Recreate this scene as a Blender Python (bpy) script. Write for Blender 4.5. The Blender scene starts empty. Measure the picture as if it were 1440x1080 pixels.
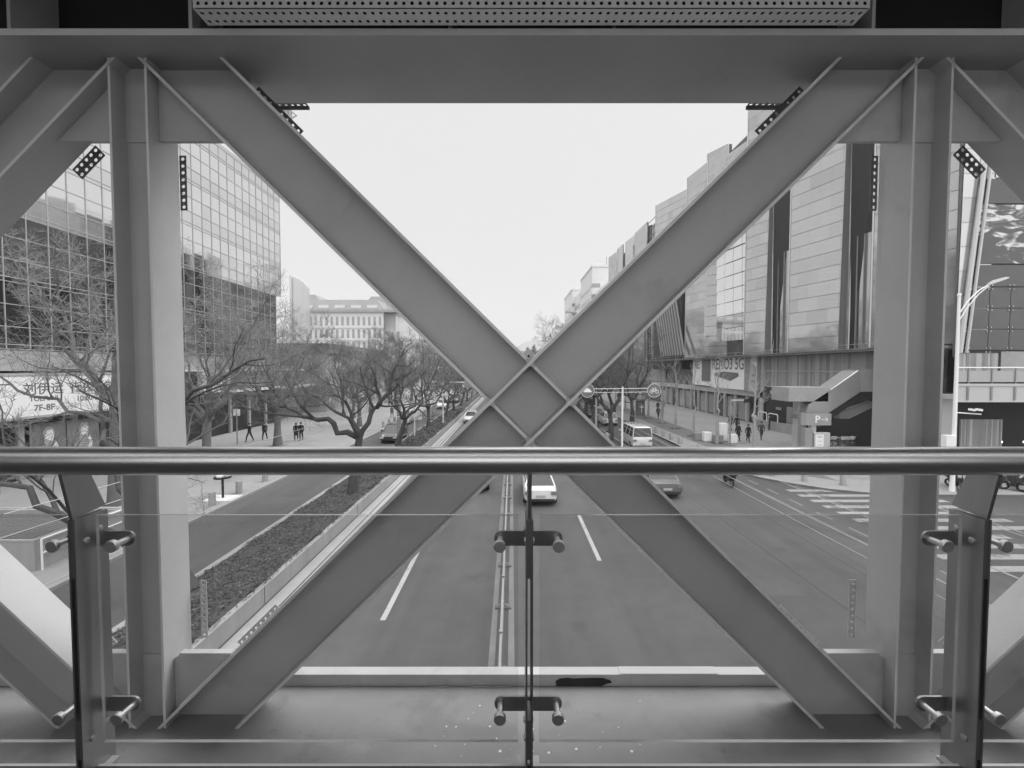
import bpy, bmesh, math, random
from mathutils import Vector, Matrix
R = math.radians
rnd = random.Random(11)
scene = bpy.context.scene
COL = scene.collection
CAMZ = 7.2

# ------------------------------------------------------------------ materials
MATS = {}
def mat(name, g, rough=0.6, metal=0.0, var=0.12, scale=3.0, bump=0.0, bscale=40.0, spec=0.5, streak=False, coat=0.0, wear=0.0, wscale=1.6, wmin=.58, lanes=False):
    if name in MATS: return MATS[name]
    m = bpy.data.materials.new(name); m.use_nodes = True
    nt = m.node_tree; b = nt.nodes['Principled BSDF']
    b.inputs['Roughness'].default_value = rough
    b.inputs['Metallic'].default_value = metal
    b.inputs['Specular IOR Level'].default_value = spec
    if coat: b.inputs['Coat Weight'].default_value = coat; b.inputs['Coat Roughness'].default_value = 0.05
    tc = nt.nodes.new('ShaderNodeTexCoord')
    if var > 0:
        mp = nt.nodes.new('ShaderNodeMapping')
        mp.inputs['Scale'].default_value = (1, 1, 0.12) if streak else (1, 1, 1)
        nt.links.new(tc.outputs['Object'], mp.inputs['Vector'])
        n1 = nt.nodes.new('ShaderNodeTexNoise'); n1.inputs['Scale'].default_value = scale
        n1.inputs['Detail'].default_value = 8; n1.inputs['Roughness'].default_value = 0.65
        n2 = nt.nodes.new('ShaderNodeTexNoise'); n2.inputs['Scale'].default_value = scale*0.17
        n2.inputs['Detail'].default_value = 3
        nt.links.new(mp.outputs['Vector'], n1.inputs['Vector']); nt.links.new(mp.outputs['Vector'], n2.inputs['Vector'])
        ad = nt.nodes.new('ShaderNodeMath'); ad.operation = 'ADD'
        nt.links.new(n1.outputs['Fac'], ad.inputs[0]); nt.links.new(n2.outputs['Fac'], ad.inputs[1])
        mr = nt.nodes.new('ShaderNodeMapRange')
        mr.inputs['From Min'].default_value = 0.65; mr.inputs['From Max'].default_value = 1.35
        mr.inputs['To Min'].default_value = g*(1-var); mr.inputs['To Max'].default_value = g*(1+var)
        nt.links.new(ad.outputs[0], mr.inputs['Value'])
        last = mr.outputs['Result']
        if wear > 0:          # stains, scuffs and chips with shapes of their own
            for (sc_, lo_, k_, sq_) in ((wscale, wmin, wear, (1,1,1)), (wscale*14, wmin+.10, wear*1.2, (1,1,1)), (wscale*5, wmin+.06, wear*.8, (1,1,.10))):
                m4 = nt.nodes.new('ShaderNodeMapping'); m4.inputs['Scale'].default_value = sq_; m4.inputs['Location'].default_value = (sc_, 3.1, 1.7)
                nt.links.new(tc.outputs['Object'], m4.inputs['Vector'])
                n4 = nt.nodes.new('ShaderNodeTexNoise'); n4.inputs['Scale'].default_value = sc_; n4.inputs['Detail'].default_value = 9; n4.inputs['Roughness'].default_value = .62
                nt.links.new(m4.outputs['Vector'], n4.inputs['Vector'])
                r4 = nt.nodes.new('ShaderNodeMapRange'); r4.interpolation_type = 'SMOOTHSTEP'
                r4.inputs['From Min'].default_value = lo_; r4.inputs['From Max'].default_value = lo_+.10
                r4.inputs['To Min'].default_value = 1.0; r4.inputs['To Max'].default_value = 1.0-k_
                nt.links.new(n4.outputs['Fac'], r4.inputs['Value'])
                mu = nt.nodes.new('ShaderNodeMath'); mu.operation = 'MULTIPLY'
                nt.links.new(last, mu.inputs[0]); nt.links.new(r4.outputs['Result'], mu.inputs[1]); last = mu.outputs[0]
        if lanes:             # rubber darkened wheel tracks along the road
            for (sc_, k_) in (((.55,.012,1), .13), ((1.9,.03,1), .08), ((.16,.09,1), .14)):
                m4 = nt.nodes.new('ShaderNodeMapping'); m4.inputs['Scale'].default_value = sc_
                nt.links.new(tc.outputs['Object'], m4.inputs['Vector'])
                n4 = nt.nodes.new('ShaderNodeTexNoise'); n4.inputs['Scale'].default_value = 1.0; n4.inputs['Detail'].default_value = 5
                nt.links.new(m4.outputs['Vector'], n4.inputs['Vector'])
                r4 = nt.nodes.new('ShaderNodeMapRange'); r4.inputs['From Min'].default_value = .35; r4.inputs['From Max'].default_value = .65
                r4.inputs['To Min'].default_value = 1.0-k_; r4.inputs['To Max'].default_value = 1.0+k_*.6
                nt.links.new(n4.outputs['Fac'], r4.inputs['Value'])
                mu = nt.nodes.new('ShaderNodeMath'); mu.operation = 'MULTIPLY'
                nt.links.new(last, mu.inputs[0]); nt.links.new(r4.outputs['Result'], mu.inputs[1]); last = mu.outputs[0]
        nt.links.new(last, b.inputs['Base Color'])
    else:
        b.inputs['Base Color'].default_value = (g, g, g, 1)
    if bump > 0:
        n3 = nt.nodes.new('ShaderNodeTexNoise'); n3.inputs['Scale'].default_value = bscale
        n3.inputs['Detail'].default_value = 4
        nt.links.new(tc.outputs['Object'], n3.inputs['Vector'])
        bp = nt.nodes.new('ShaderNodeBump'); bp.inputs['Strength'].default_value = bump; bp.inputs['Distance'].default_value = 0.02
        nt.links.new(n3.outputs['Fac'], bp.inputs['Height']); nt.links.new(bp.outputs['Normal'], b.inputs['Normal'])
    MATS[name] = m
    return m

def glass_mat(name, tint=0.96, ior=1.45, extra=0.0):
    m = bpy.data.materials.new(name); m.use_nodes = True
    nt = m.node_tree; nt.nodes.remove(nt.nodes['Principled BSDF'])
    out = nt.nodes['Material Output']
    tr = nt.nodes.new('ShaderNodeBsdfTransparent'); tr.inputs['Color'].default_value = (tint, tint, tint, 1)
    gl = nt.nodes.new('ShaderNodeBsdfGlossy'); gl.inputs['Roughness'].default_value = 0.02
    gl.inputs['Color'].default_value = (0.9, 0.9, 0.9, 1)
    lw = nt.nodes.new('ShaderNodeLayerWeight'); lw.inputs['Blend'].default_value = .5
    pw_ = nt.nodes.new('ShaderNodeMath'); pw_.operation = 'POWER'; pw_.inputs[1].default_value = 5.0
    fr = nt.nodes.new('ShaderNodeMath'); fr.operation = 'MULTIPLY_ADD'; fr.inputs[1].default_value = .9; fr.inputs[2].default_value = .03
    nt.links.new(lw.outputs['Facing'], pw_.inputs[0]); nt.links.new(pw_.outputs[0], fr.inputs[0])
    mx = nt.nodes.new('ShaderNodeMixShader')
    nt.links.new(fr.outputs[0], mx.inputs[0]); nt.links.new(tr.outputs[0], mx.inputs[1]); nt.links.new(gl.outputs[0], mx.inputs[2])
    df = nt.nodes.new('ShaderNodeBsdfDiffuse'); df.inputs['Color'].default_value = (.6,.6,.6,1)
    tg = nt.nodes.new('ShaderNodeTexCoord'); nz = nt.nodes.new('ShaderNodeTexNoise'); nz.inputs['Scale'].default_value = 2.5; nz.inputs['Detail'].default_value = 8
    nt.links.new(tg.outputs['Object'], nz.inputs['Vector'])
    rg = nt.nodes.new('ShaderNodeMapRange'); rg.inputs['From Min'].default_value = .45; rg.inputs['From Max'].default_value = .75; rg.inputs['To Min'].default_value = .006; rg.inputs['To Max'].default_value = .05
    nt.links.new(nz.outputs['Fac'], rg.inputs['Value'])
    m2 = nt.nodes.new('ShaderNodeMixShader'); nt.links.new(rg.outputs['Result'], m2.inputs[0]); nt.links.new(mx.outputs[0], m2.inputs[1]); nt.links.new(df.outputs[0], m2.inputs[2])
    nt.links.new(m2.outputs[0], out.inputs['Surface'])
    return m

def emit_mat(name, s):
    m = bpy.data.materials.new(name); m.use_nodes = True
    b = m.node_tree.nodes['Principled BSDF']
    b.inputs['Base Color'].default_value = (.8, .8, .8, 1)
    b.inputs['Emission Color'].default_value = (1, 1, 1, 1); b.inputs['Emission Strength'].default_value = s
    return m

STEEL = mat('bridge steel paint', 0.53, 0.40, 0, 0.12, 2.2, 0.10, 90, wear=.16, wscale=1.3, wmin=.57)
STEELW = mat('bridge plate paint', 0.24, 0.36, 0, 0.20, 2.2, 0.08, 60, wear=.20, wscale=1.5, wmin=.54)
DARKST = mat('dark galvanised plate', 0.16, 0.5, 0.3, 0.2, 9)
def roof_mat(nm, tr_, df_):
    m = bpy.data.materials.new(nm); m.use_nodes = True
    nt = m.node_tree; nt.nodes.remove(nt.nodes['Principled BSDF'])
    a = nt.nodes.new('ShaderNodeBsdfTranslucent'); a.inputs['Color'].default_value = (tr_,tr_,tr_,1)
    b = nt.nodes.new('ShaderNodeBsdfDiffuse'); b.inputs['Color'].default_value = (df_,df_,df_,1)
    x = nt.nodes.new('ShaderNodeMixShader'); x.inputs[0].default_value = .35
    nt.links.new(a.outputs[0], x.inputs[1]); nt.links.new(b.outputs[0], x.inputs[2]); nt.links.new(x.outputs[0], nt.nodes['Material Output'].inputs['Surface'])
    return m
REARM = mat('unseen light blocker', 0.04, 0.6, 0, 0.1, 2)
ROOFM = roof_mat('roof lining', .01, .05); ROOFT_ = roof_mat('translucent roof sheet', .62, .2)
EDGEM = mat('rubbed and lit flange edge paint', 0.80, 0.4, 0, 0.12, 9)
CHORDM = mat('steel paint with chord shade', 0.42, 0.42, 0, 0.14, 2.2, 0.10, 90, wear=.16, wscale=1.3, wmin=.57)  # bridge paint darkened to carry the shade under the chord
DECKM = mat('bridge deck stone', 0.04, 0.5, 0, 0.15, 6)
CHROME = mat('brushed stainless tube', 0.70, 0.33, 1.0, 0.08, 6, 0.02, 200)
CHROME2 = mat('stainless fitting', 0.68, 0.45, 1.0, 0.06, 20)
POSTM = mat('stainless post plate', 0.36, 0.38, 0.9, 0.15, 8, streak=True)
ALU = mat('perforated aluminium', 0.82, 0.5, 0.0, 0.05, 5)
GLASS = glass_mat('railing glass')
GEDGE = mat('glass edge', 0.42, 0.15, 0, 0.35, 3)
ASPH = mat('asphalt', 0.078, 0.85, 0, 0.16, 1.4, 0.45, 120, wear=.22, wscale=.35, wmin=.60, lanes=True)
SEAM = mat('asphalt seam', 0.05, 0.9, 0, 0.2, 4)
PAINT = mat('road paint', 0.34, 0.7, 0, 0.14, 6, wear=.5, wscale=3, wmin=.58)
PAINTG = mat('worn yellow road paint', 0.16, 0.75, 0, 0.2, 5)
PAINTW = mat('worn faint road paint', 0.20, 0.75, 0, 0.2, 5)
PAVE = mat('stone paving', 0.24, 0.8, 0, 0.12, 1.2, 0.15, 30, wear=.2, wscale=.3, wmin=.56)
PAVED = mat('dark paving band', 0.13, 0.8, 0, 0.12, 2, 0.15, 30)
PAVEL = mat('light paving band', 0.23, 0.8, 0, 0.10, 2)
KERB = mat('kerb concrete', 0.26, 0.8, 0, 0.12, 3)
CONC = mat('concrete', 0.27, 0.85, 0, 0.18, 2.5, 0.15, 30, streak=True)
CONCL = mat('light concrete', 0.30, 0.85, 0, 0.14, 2.5)
SOIL = mat('planter soil', 0.05, 0.95, 0, 0.3, 6)
LEAF = [mat('ground cover leaf dark', 0.036, 0.6, 0, 0.2, 9), mat('ground cover leaf mid', 0.068, 0.55, 0, 0.2, 9), mat('ground cover leaf pale', 0.10, 0.6, 0, 0.2, 9)]
BARK = mat('dark tree bark', 0.055, 0.9, 0, 0.3, 12, 0.5, 30)
TWIGL = mat('pale grey twig bark', 0.21, 0.85, 0, 0.25, 6)
TWIG = mat('grey twig bark', 0.105, 0.85, 0, 0.25, 6)
BARKP = mat('pale young bark', 0.28, 0.85, 0, 0.2, 9)
TWIGP = mat('pale twig', 0.24, 0.85, 0, 0.2, 6)
WHITE = mat('white enamel', 0.72, 0.4, 0, 0.05, 4)
SIGNW = mat('white sign face', 0.72, 0.5, 0, 0.04, 3)
SIGNG = mat('grey sign face', 0.12, 0.5, 0, 0.1, 1)
INK = mat('sign lettering grey', 0.10, 0.6, 0, 0.0)
INKL = mat('pale lettering', 0.75, 0.5, 0, 0.0)
MID = mat('mid grey metal', 0.25, 0.5, 0.2, 0.1, 4)
LIGHTM = mat('pale metal cladding', 0.47, 0.32, 0.3, 0.06, 1.5)
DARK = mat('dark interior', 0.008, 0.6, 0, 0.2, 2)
BLACK = mat('black plastic', 0.015, 0.6, 0, 0.1, 6)
RUBBER = mat('tyre rubber', 0.02, 0.8, 0, 0.1, 6)
CARGLASS = mat('car glass', 0.015, 0.05, 0, 0.0, spec=0.8)
CARW = mat('white car paint', 0.58, 0.25, 0, 0.03, 2, coat=0.8)
CARS = mat('silver car paint', 0.15, 0.25, 0.4, 0.05, 2, coat=0.8)
CARD = mat('dark car paint', 0.03, 0.2, 0, 0.05, 2, coat=0.8)
LAMPR = mat('tail lamp lens', 0.16, 0.2, 0, 0.1, 9)
LAMPF = mat('head lamp lens', 0.7, 0.1, 0.3, 0.1, 9)
PLATE = mat('licence plate', 0.35, 0.5, 0, 0.05, 9)
SKIN = mat('skin', 0.38, 0.6, 0, 0.05, 9)
HAIR = mat('black hair', 0.015, 0.5, 0, 0.2, 20)
MIRG = mat('mirror curtain wall glass', 0.76, 0.04, 1.0, 0.06, 0.25)
MIRG2 = mat('mirror curtain wall glass darker', 0.69, 0.05, 1.0, 0.08, 0.25)
MIRG3 = mat('mirror glass with dark reflection', 0.19, 0.05, 1.0, 0.15, 0.3)  # lower panes: dark street reflection put into the glass colour
MULL = mat('pale mullion', 0.40, 0.45, 0.2, 0.06, 2)
PANEL = [mat('mall glazed panel pale', 0.52, 0.07, 0.72, 0.04, 0.6), mat('mall glazed panel mid', 0.49, 0.07, 0.72, 0.05, 0.6), mat('mall glazed panel grey', 0.45, 0.07, 0.72, 0.05, 0.6)]
BACKING = mat('panel joint backing', 0.10, 0.8, 0, 0.1, 2)
SLAT = [mat('vertical slat a', 0.30, 0.5, 0.2, 0.12, 1.2), mat('vertical slat b', 0.22, 0.5, 0.2, 0.12, 1.2), mat('vertical slat c', 0.38, 0.5, 0.2, 0.12, 1.2)]
DGLASS = mat('dark reflective glass', 0.10, 0.06, 0.9, 0.15, 0.6)
DGLASS2 = mat('dark glass panel', 0.09, 0.22, 0.5, 0.1, 0.6)
FARW = mat('pale far masonry', 0.56, 0.85, 0, 0.08, 0.4)
FARWIN = mat('far window glass', 0.26, 0.2, 0.3, 0.2, 0.5)
ROOFT = mat('grey roof tile', 0.24, 0.8, 0, 0.1, 1)
CLOTH = {g: mat('cloth %02d' % int(g*100), g, 0.85, 0, 0.15, 12) for g in (0.012, 0.03, 0.06, 0.12, 0.22, 0.45)}

# ------------------------------------------------------------------ mesh helper
class MB:
    def __init__(s): s.v = []; s.f = []; s.m = []
    def add(s, vs, fs, mi=0):
        o = len(s.v); s.v += [tuple(v) for v in vs]
        for f in fs: s.f.append([i+o for i in f]); s.m.append(mi)
    def box(s, x0, x1, y0, y1, z0, z1, mi=0):
        s.add([(x0,y0,z0),(x1,y0,z0),(x1,y1,z0),(x0,y1,z0),(x0,y0,z1),(x1,y0,z1),(x1,y1,z1),(x0,y1,z1)],
              [(0,3,2,1),(4,5,6,7),(0,1,5,4),(1,2,6,5),(2,3,7,6),(3,0,4,7)], mi)
        return s
    def bbox(s, x0, x1, y0, y1, z0, z1, c=0.02, mi=0):     # box with chamfered vertical and top edges
        def ring(k, z): return [(x0+k,y0,z),(x1-k,y0,z),(x1,y0+k,z),(x1,y1-k,z),(x1-k,y1,z),(x0+k,y1,z),(x0,y1-k,z),(x0,y0+k,z)]
        def ins(z): return [(x0+c,y0+c,z),(x1-c,y0+c,z),(x1-c,y0+c,z),(x1-c,y1-c,z),(x1-c,y1-c,z),(x0+c,y1-c,z),(x0+c,y1-c,z),(x0+c,y0+c,z)]
        a = ring(c, z0); b = ring(c, z1-c); t = [(x0+c*1.6,y0+c*.6,z1),(x1-c*1.6,y0+c*.6,z1),(x1-c*.6,y0+c*1.6,z1),(x1-c*.6,y1-c*1.6,z1),(x1-c*1.6,y1-c*.6,z1),(x0+c*1.6,y1-c*.6,z1),(x0+c*.6,y1-c*1.6,z1),(x0+c*.6,y0+c*1.6,z1)]
        s.loft([a, b, t], mi, True)
        return s
    def loft(s, rings, mi=0, caps=True, closed=True):
        n = len(rings[0]); o = len(s.v)
        for r in rings: s.v += [tuple(p) for p in r]
        for k in range(len(rings)-1):
            for i in range(n if closed else n-1):
                j = (i+1) % n
                s.f.append([o+k*n+i, o+k*n+j, o+(k+1)*n+j, o+(k+1)*n+i]); s.m.append(mi)
        if caps:
            s.f.append([o+i for i in range(n)][::-1]); s.m.append(mi)
            e = o+(len(rings)-1)*n
            s.f.append([e+i for i in range(n)]); s.m.append(mi)
        return s
    def obox(s, c, ax, ay, az, hx, hy, hz, mi=0):
        c = Vector(c); ax, ay, az = Vector(ax).normalized(), Vector(ay).normalized(), Vector(az).normalized()
        vs = []
        for k in (-1, 1):
            for (i, j) in ((-1,-1),(1,-1),(1,1),(-1,1)):
                vs.append(c + ax*hx*i + ay*hy*j + az*hz*k)
        s.add(vs, [(0,3,2,1),(4,5,6,7),(0,1,5,4),(1,2,6,5),(2,3,7,6),(3,0,4,7)], mi)
        return s
    def prism_y(s, poly, y0, y1, mi=0):       # polygon in XZ extruded along Y
        n = len(poly)
        vs = [(x, y0, z) for x, z in poly] + [(x, y1, z) for x, z in poly]
        fs = [tuple(range(n)), tuple(range(2*n-1, n-1, -1))] + [(i, i+n, (i+1) % n+n, (i+1) % n) for i in range(n)]
        s.add(vs, fs, mi); return s
    def prism_x(s, poly, x0, x1, mi=0):       # polygon in YZ
        n = len(poly)
        vs = [(x0, y, z) for y, z in poly] + [(x1, y, z) for y, z in poly]
        fs = [tuple(range(n)), tuple(range(2*n-1, n-1, -1))] + [(i, i+n, (i+1) % n+n, (i+1) % n) for i in range(n)]
        s.add(vs, fs, mi); return s
    def prism_z(s, poly, z0, z1, mi=0):
        n = len(poly)
        vs = [(x, y, z0) for x, y in poly] + [(x, y, z1) for x, y in poly]
        fs = [tuple(range(n))[::-1], tuple(range(n, 2*n))] + [(i, (i+1) % n, (i+1) % n+n, i+n) for i in range(n)]
        s.add(vs, fs, mi); return s
    def tube(s, pts, rad, n=8, mi=0, caps=True):
        pts = [Vector(p) for p in pts]
        if not isinstance(rad, (list, tuple)): rad = [rad]*len(pts)
        rings = []; up = None
        for i, p in enumerate(pts):
            d = (pts[min(i+1, len(pts)-1)] - pts[max(i-1, 0)])
            if d.length < 1e-9: d = Vector((0,0,1))
            d.normalize()
            if up is None:
                a = Vector((0,0,1)) if abs(d.z) < .9 else Vector((1,0,0))
                up = (a - d*a.dot(d)).normalized()
            else:
                up = (up - d*up.dot(d))
                if up.length < 1e-6:
                    a = Vector((0,0,1)) if abs(d.z) < .9 else Vector((1,0,0)); up = a - d*a.dot(d)
                up.normalize()
            w = d.cross(up)
            rings.append([p + (up*math.cos(2*math.pi*k/n) + w*math.sin(2*math.pi*k/n))*rad[i] for k in range(n)])
        s.loft(rings, mi, caps); return s
    def cyl(s, p0, p1, r, n=12, mi=0): return s.tube([p0, p1], r, n, mi)
    def sphere(s, c, r, n=10, m=6, mi=0, sz=(1,1,1)):
        c = Vector(c); rings = []
        for k in range(1, m):
            t = math.pi*k/m
            rings.append([(c.x+r*sz[0]*math.sin(t)*math.cos(2*math.pi*i/n), c.y+r*sz[1]*math.sin(t)*math.sin(2*math.pi*i/n), c.z-r*sz[2]*math.cos(t)) for i in range(n)])
        s.loft(rings, mi, True); return s
    def build(s, name, mats, parent=None, smooth=False, loc=(0,0,0), rz=0.0):
        me = bpy.data.meshes.new(name)
        me.from_pydata(s.v, [], s.f)
        mats = mats if isinstance(mats, (list, tuple)) else [mats]
        for m in mats: me.materials.append(m)
        if len(mats) > 1:
            me.polygons.foreach_set('material_index', s.m)
        if smooth:
            me.polygons.foreach_set('use_smooth', [True]*len(me.polygons))
        me.update()
        bm = bmesh.new(); bm.from_mesh(me); bmesh.ops.recalc_face_normals(bm, faces=bm.faces)
        bm.to_mesh(me); bm.free()
        if smooth and hasattr(me, 'set_sharp_from_angle'): me.set_sharp_from_angle(angle=R(38))
        o = bpy.data.objects.new(name, me); COL.objects.link(o)
        o.location = loc; o.rotation_euler = (0,0,rz)
        if parent is not None: o.parent = parent
        return o

def tag(o, label=None, cat=None, group=None, kind=None):
    if label: o['label'] = label
    if cat: o['category'] = cat
    if group: o['group'] = group
    if kind: o['kind'] = kind
    return o
def thing(name, label, cat, loc=(0,0,0), rz=0.0, group=None):
    o = bpy.data.objects.new(name, None); COL.objects.link(o)
    o.empty_display_size = 0.2
    o.location = loc; o.rotation_euler = (0,0,rz)
    return tag(o, label, cat, group)
def struct(o): o['kind'] = 'structure'; return o
def dup(root, loc, rz=0.0, label=None, group=None, scale=None):
    r = root.copy(); COL.objects.link(r); r.location = loc; r.rotation_euler = (0,0,rz)
    if scale: r.scale = scale if isinstance(scale, (tuple, list)) else (scale,)*3
    if label: r['label'] = label
    if group: r['group'] = group
    for ch in list(root.children):
        c = ch.copy(); COL.objects.link(c); c.parent = r
        for g in list(ch.children):
            d = g.copy(); COL.objects.link(d); d.parent = c
    return r
ORD = ['first','second','third','fourth','fifth','sixth','seventh','eighth','ninth','tenth','eleventh','twelfth','thirteenth','fourteenth','fifteenth','sixteenth','seventeenth','eighteenth','nineteenth','twentieth']

def text_obj(name, body, size, mtl, parent, loc, rot, align='CENTER', extr=0.004, bold=0.0):
    cu = bpy.data.curves.new(name, 'FONT'); cu.body = body; cu.size = size
    cu.align_x = align; cu.align_y = 'CENTER'; cu.extrude = extr; cu.offset = bold
    cu.resolution_u = 3
    t = bpy.data.objects.new(name+'_tmp', cu); COL.objects.link(t)
    dg = bpy.context.evaluated_depsgraph_get()
    me = bpy.data.meshes.new_from_object(t.evaluated_get(dg))
    bpy.data.objects.remove(t); bpy.data.curves.remove(cu)
    me.name = name; me.materials.clear(); me.materials.append(mtl)
    o = bpy.data.objects.new(name, me); COL.objects.link(o)
    o.location = loc; o.rotation_euler = rot
    if parent is not None: o.parent = parent
    return o
FACE_S = (R(90), 0, 0)            # readable from the south (camera side)
FACE_W = (R(90), 0, R(-90))       # on a wall whose face looks west, readable from x smaller
FACE_E = (R(90), 0, R(90))        # on a wall whose face looks east

# ------------------------------------------------------------------ ground, roads
def sheet(name, poly, z, m, label=None):
    mb = MB(); mb.add([(x, y, z) for x, y in poly], [tuple(range(len(poly)))])
    return struct(mb.build(name, m))
def slab(name, poly, z, m, z0=-0.2):
    mb = MB(); mb.prism_z(poly, z0, z); return struct(mb.build(name, m))

sheet('ground', [(-700,-120),(700,-120),(700,1200),(-700,1200)], -0.05, PAVE)
sheet('road', [(-16.5,-60),(60,-60),(60,31.5),(16.5,31.5),(16.5,600),(-16.5,600)], 0.0, ASPH)
# left footway with kerb
slab('sidewalk', [(-120,-60),(-15.05,-60),(-15.05,400),(-120,400)], 0.12, PAVE)
slab('kerb', [(-15.05,-60),(-14.85,-60),(-14.85,400),(-15.05,400)], 0.135, KERB)
# right plaza with a cut-back corner at the side street
corner = [(15.35,30.2),(15.6,29.0),(16.2,27.9),(17.2,26.6),(18.6,25.3),(20.4,24.5),(23,24.1),(60,24.0)]
slab('plaza', [(15.35,400)]+corner+[(120,24.0),(120,400)], 0.12, PAVE)
kp = MB()
def off_poly(pts, d):
    out = []
    for i, p in enumerate(pts):
        a = Vector(pts[max(i-1,0)]); b = Vector(pts[min(i+1,len(pts)-1)]); t = (b-a).normalized(); n = Vector((t.y,-t.x))
        out.append((p[0]+n.x*d, p[1]+n.y*d))
    return out
cpts = [(15.35,400)]+corner
inn = off_poly(cpts, -0.18)
for i in range(len(cpts)-1):
    kp.prism_z([cpts[i], cpts[i+1], inn[i+1], inn[i]] if False else [inn[i], inn[i+1], cpts[i+1], cpts[i]], -0.1, 0.135)
struct(kp.build('kerb', KERB))
sheet('pavement_strip', [(17.6,30.0),(20.6,27.0),(20.6,300),(17.6,300)], 0.124, PAVED)
sheet('pavement_strip', [(16.2,31.0),(17.5,30.1),(17.5,300),(16.2,300)], 0.1245, PAVEL)
# right separator with trees (starts beyond the junction)
slab('traffic_island', [(8.7,37.5),(9.0,36.4),(9.6,36.0),(10.2,36.4),(10.5,37.5),(10.5,400),(8.7,400)], 0.14, KERB)
sheet('planting_soil', [(8.85,38.0),(10.35,38.0),(10.35,400),(8.85,400)], 0.146, SOIL)

# markings
def mark(name, rects, m, z=0.004):
    mb = MB()
    for (x0,x1,y0,y1) in rects: mb.add([(x0,y0,z),(x1,y0,z),(x1,y1,z),(x0,y1,z)], [(0,1,2,3)])
    return struct(mb.build(name, m))
mark('lane_marking', [(-3.78,-3.62, 12.15+15*k, 16.75+15*k) for k in range(-1, 26)], PAINT)
mark('lane_marking', [(3.20,3.36, 16.0+15*k, 21.1+15*k) for k in range(-1, 26)], PAINT)
mark('lane_marking', [(6.66,6.8, 40+10.2*k, 45+10.2*k) for k in range(0, 30)], PAINT)
mark('centre_line', [(-0.58,-0.42,-20,400),(-0.10,0.06,-20,400)], PAINTG)
mark('edge_line', [(-6.66,-6.52,-20,400)], PAINT)
mark('concrete_gutter', [(-7.5,-7.08,-20,400)], CONCL, 0.003)
mark('concrete_gutter', [(-7.02,-6.78,-20,400)], CONCL, 0.003)
mark('asphalt_seam', [(9.97,10.03,-10,35.8),(12.28,12.33,-10,60)], SEAM)
mark('edge_line', [(14.50,14.58,5,300)], PAINTW)
mark('edge_line', [(15.2,15.3, 12+2.1*k, 13.1+2.1*k) for k in range(9)], PAINTW, 0.0045)
mark('edge_line', [(17.36,17.42,10,27)], PAINTW, 0.009)
zb = []
for k in range(11):
    y = 15.1 + 1.0*k
    x1 = 23.6 if k < 9 else 23.6 - (k-8)*2.3
    zb.append((16.25, x1 if k > 3 else 21.2, y, y+0.45))
mark('zebra_crossing', zb, mat('worn zebra paint', 0.27, 0.7, 0, 0.18, 5, wear=.5, wscale=1.6, wmin=.54), 0.005)
mark('road_marking', [(21.9,22.05,12,23.6),(22.3,22.45,12,23.6)], PAINTW, 0.006)

mark('asphalt_patch', [(4.0,6.3,11.2,13.9),(-6.3,-4.6,17.5,24.5),(7.2,9.4,13.5,15.2),(-13.9,-11.6,21,24)], mat('asphalt patch', .074, .9, 0, .2, 2, .4, 120), .003)

# ------------------------------------------------------------------ bridge
DZ = CAMZ
def X(x): return x
XC = 0.0925
NODES = [XC-2.0+4.0*k for k in range(-1, 3)]    # columns
ZT, ZB = DZ+1.538, DZ-1.882
bridge = thing('footbridge', 'grey painted steel truss footbridge framing the street with a large X brace', 'bridge', (XC, 2.3, ZB))
def bb(mb, name, m, smooth=False):
    o = mb.build(name, m, None, smooth); o.parent = bridge
    o.matrix_parent_inverse = Matrix.Translation((-XC, -2.3, -ZB)); return o
def sub(mb, name, m, parent, smooth=False):
    o = mb.build(name, m, None, smooth); o.parent = parent
    o.matrix_parent_inverse = Matrix.Identity(4) if parent.parent is None else Matrix.Identity(4)
    return o
XL, XR = -10.0, 10.2
# top chord
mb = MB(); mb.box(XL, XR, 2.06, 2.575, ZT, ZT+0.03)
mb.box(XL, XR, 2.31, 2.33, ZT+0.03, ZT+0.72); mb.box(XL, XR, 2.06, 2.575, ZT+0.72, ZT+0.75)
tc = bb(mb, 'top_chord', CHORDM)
for xn in NODES:
    for dx in (-1.62, -0.42, 0.42, 1.62):
        mb = MB(); mb.prism_x([(2.065, ZT+0.03),(2.31, ZT+0.03),(2.31, ZT+0.72),(2.065, ZT+0.72)], xn+dx-0.008, xn+dx+0.008)
        sub(mb, 'stiffener', STEEL, tc)
# bottom chord
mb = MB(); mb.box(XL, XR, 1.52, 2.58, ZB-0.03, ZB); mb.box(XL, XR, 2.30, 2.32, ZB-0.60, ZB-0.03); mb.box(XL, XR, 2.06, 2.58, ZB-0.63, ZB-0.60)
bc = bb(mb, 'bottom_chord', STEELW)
mb = MB(); mb.box(XL, XR, 2.507, 2.574, ZB, ZB+0.069)
mb.box(XC+0.55, XC+1.13, 2.509, 2.572, ZB+0.069, ZB+0.073)
sub(mb, 'edge_upstand', STEEL, bc)
mb = MB()
pr = random.Random(4)
pp = [(XC+.17,ZB+.002),(XC+.165,ZB+.03),(XC+.19,ZB+.046),(XC+.24,ZB+.05),(XC+.27,ZB+.045),(XC+.36,ZB+.049),(XC+.45,ZB+.05),(XC+.46,ZB+.044),(XC+.49,ZB+.036),(XC+.50,ZB+.022),(XC+.47,ZB+.016),(XC+.44,ZB+.002)]
mb.prism_y(pp, 2.503, 2.506); sub(mb, 'rust_hole', DARK, bc)
mb = MB()
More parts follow.
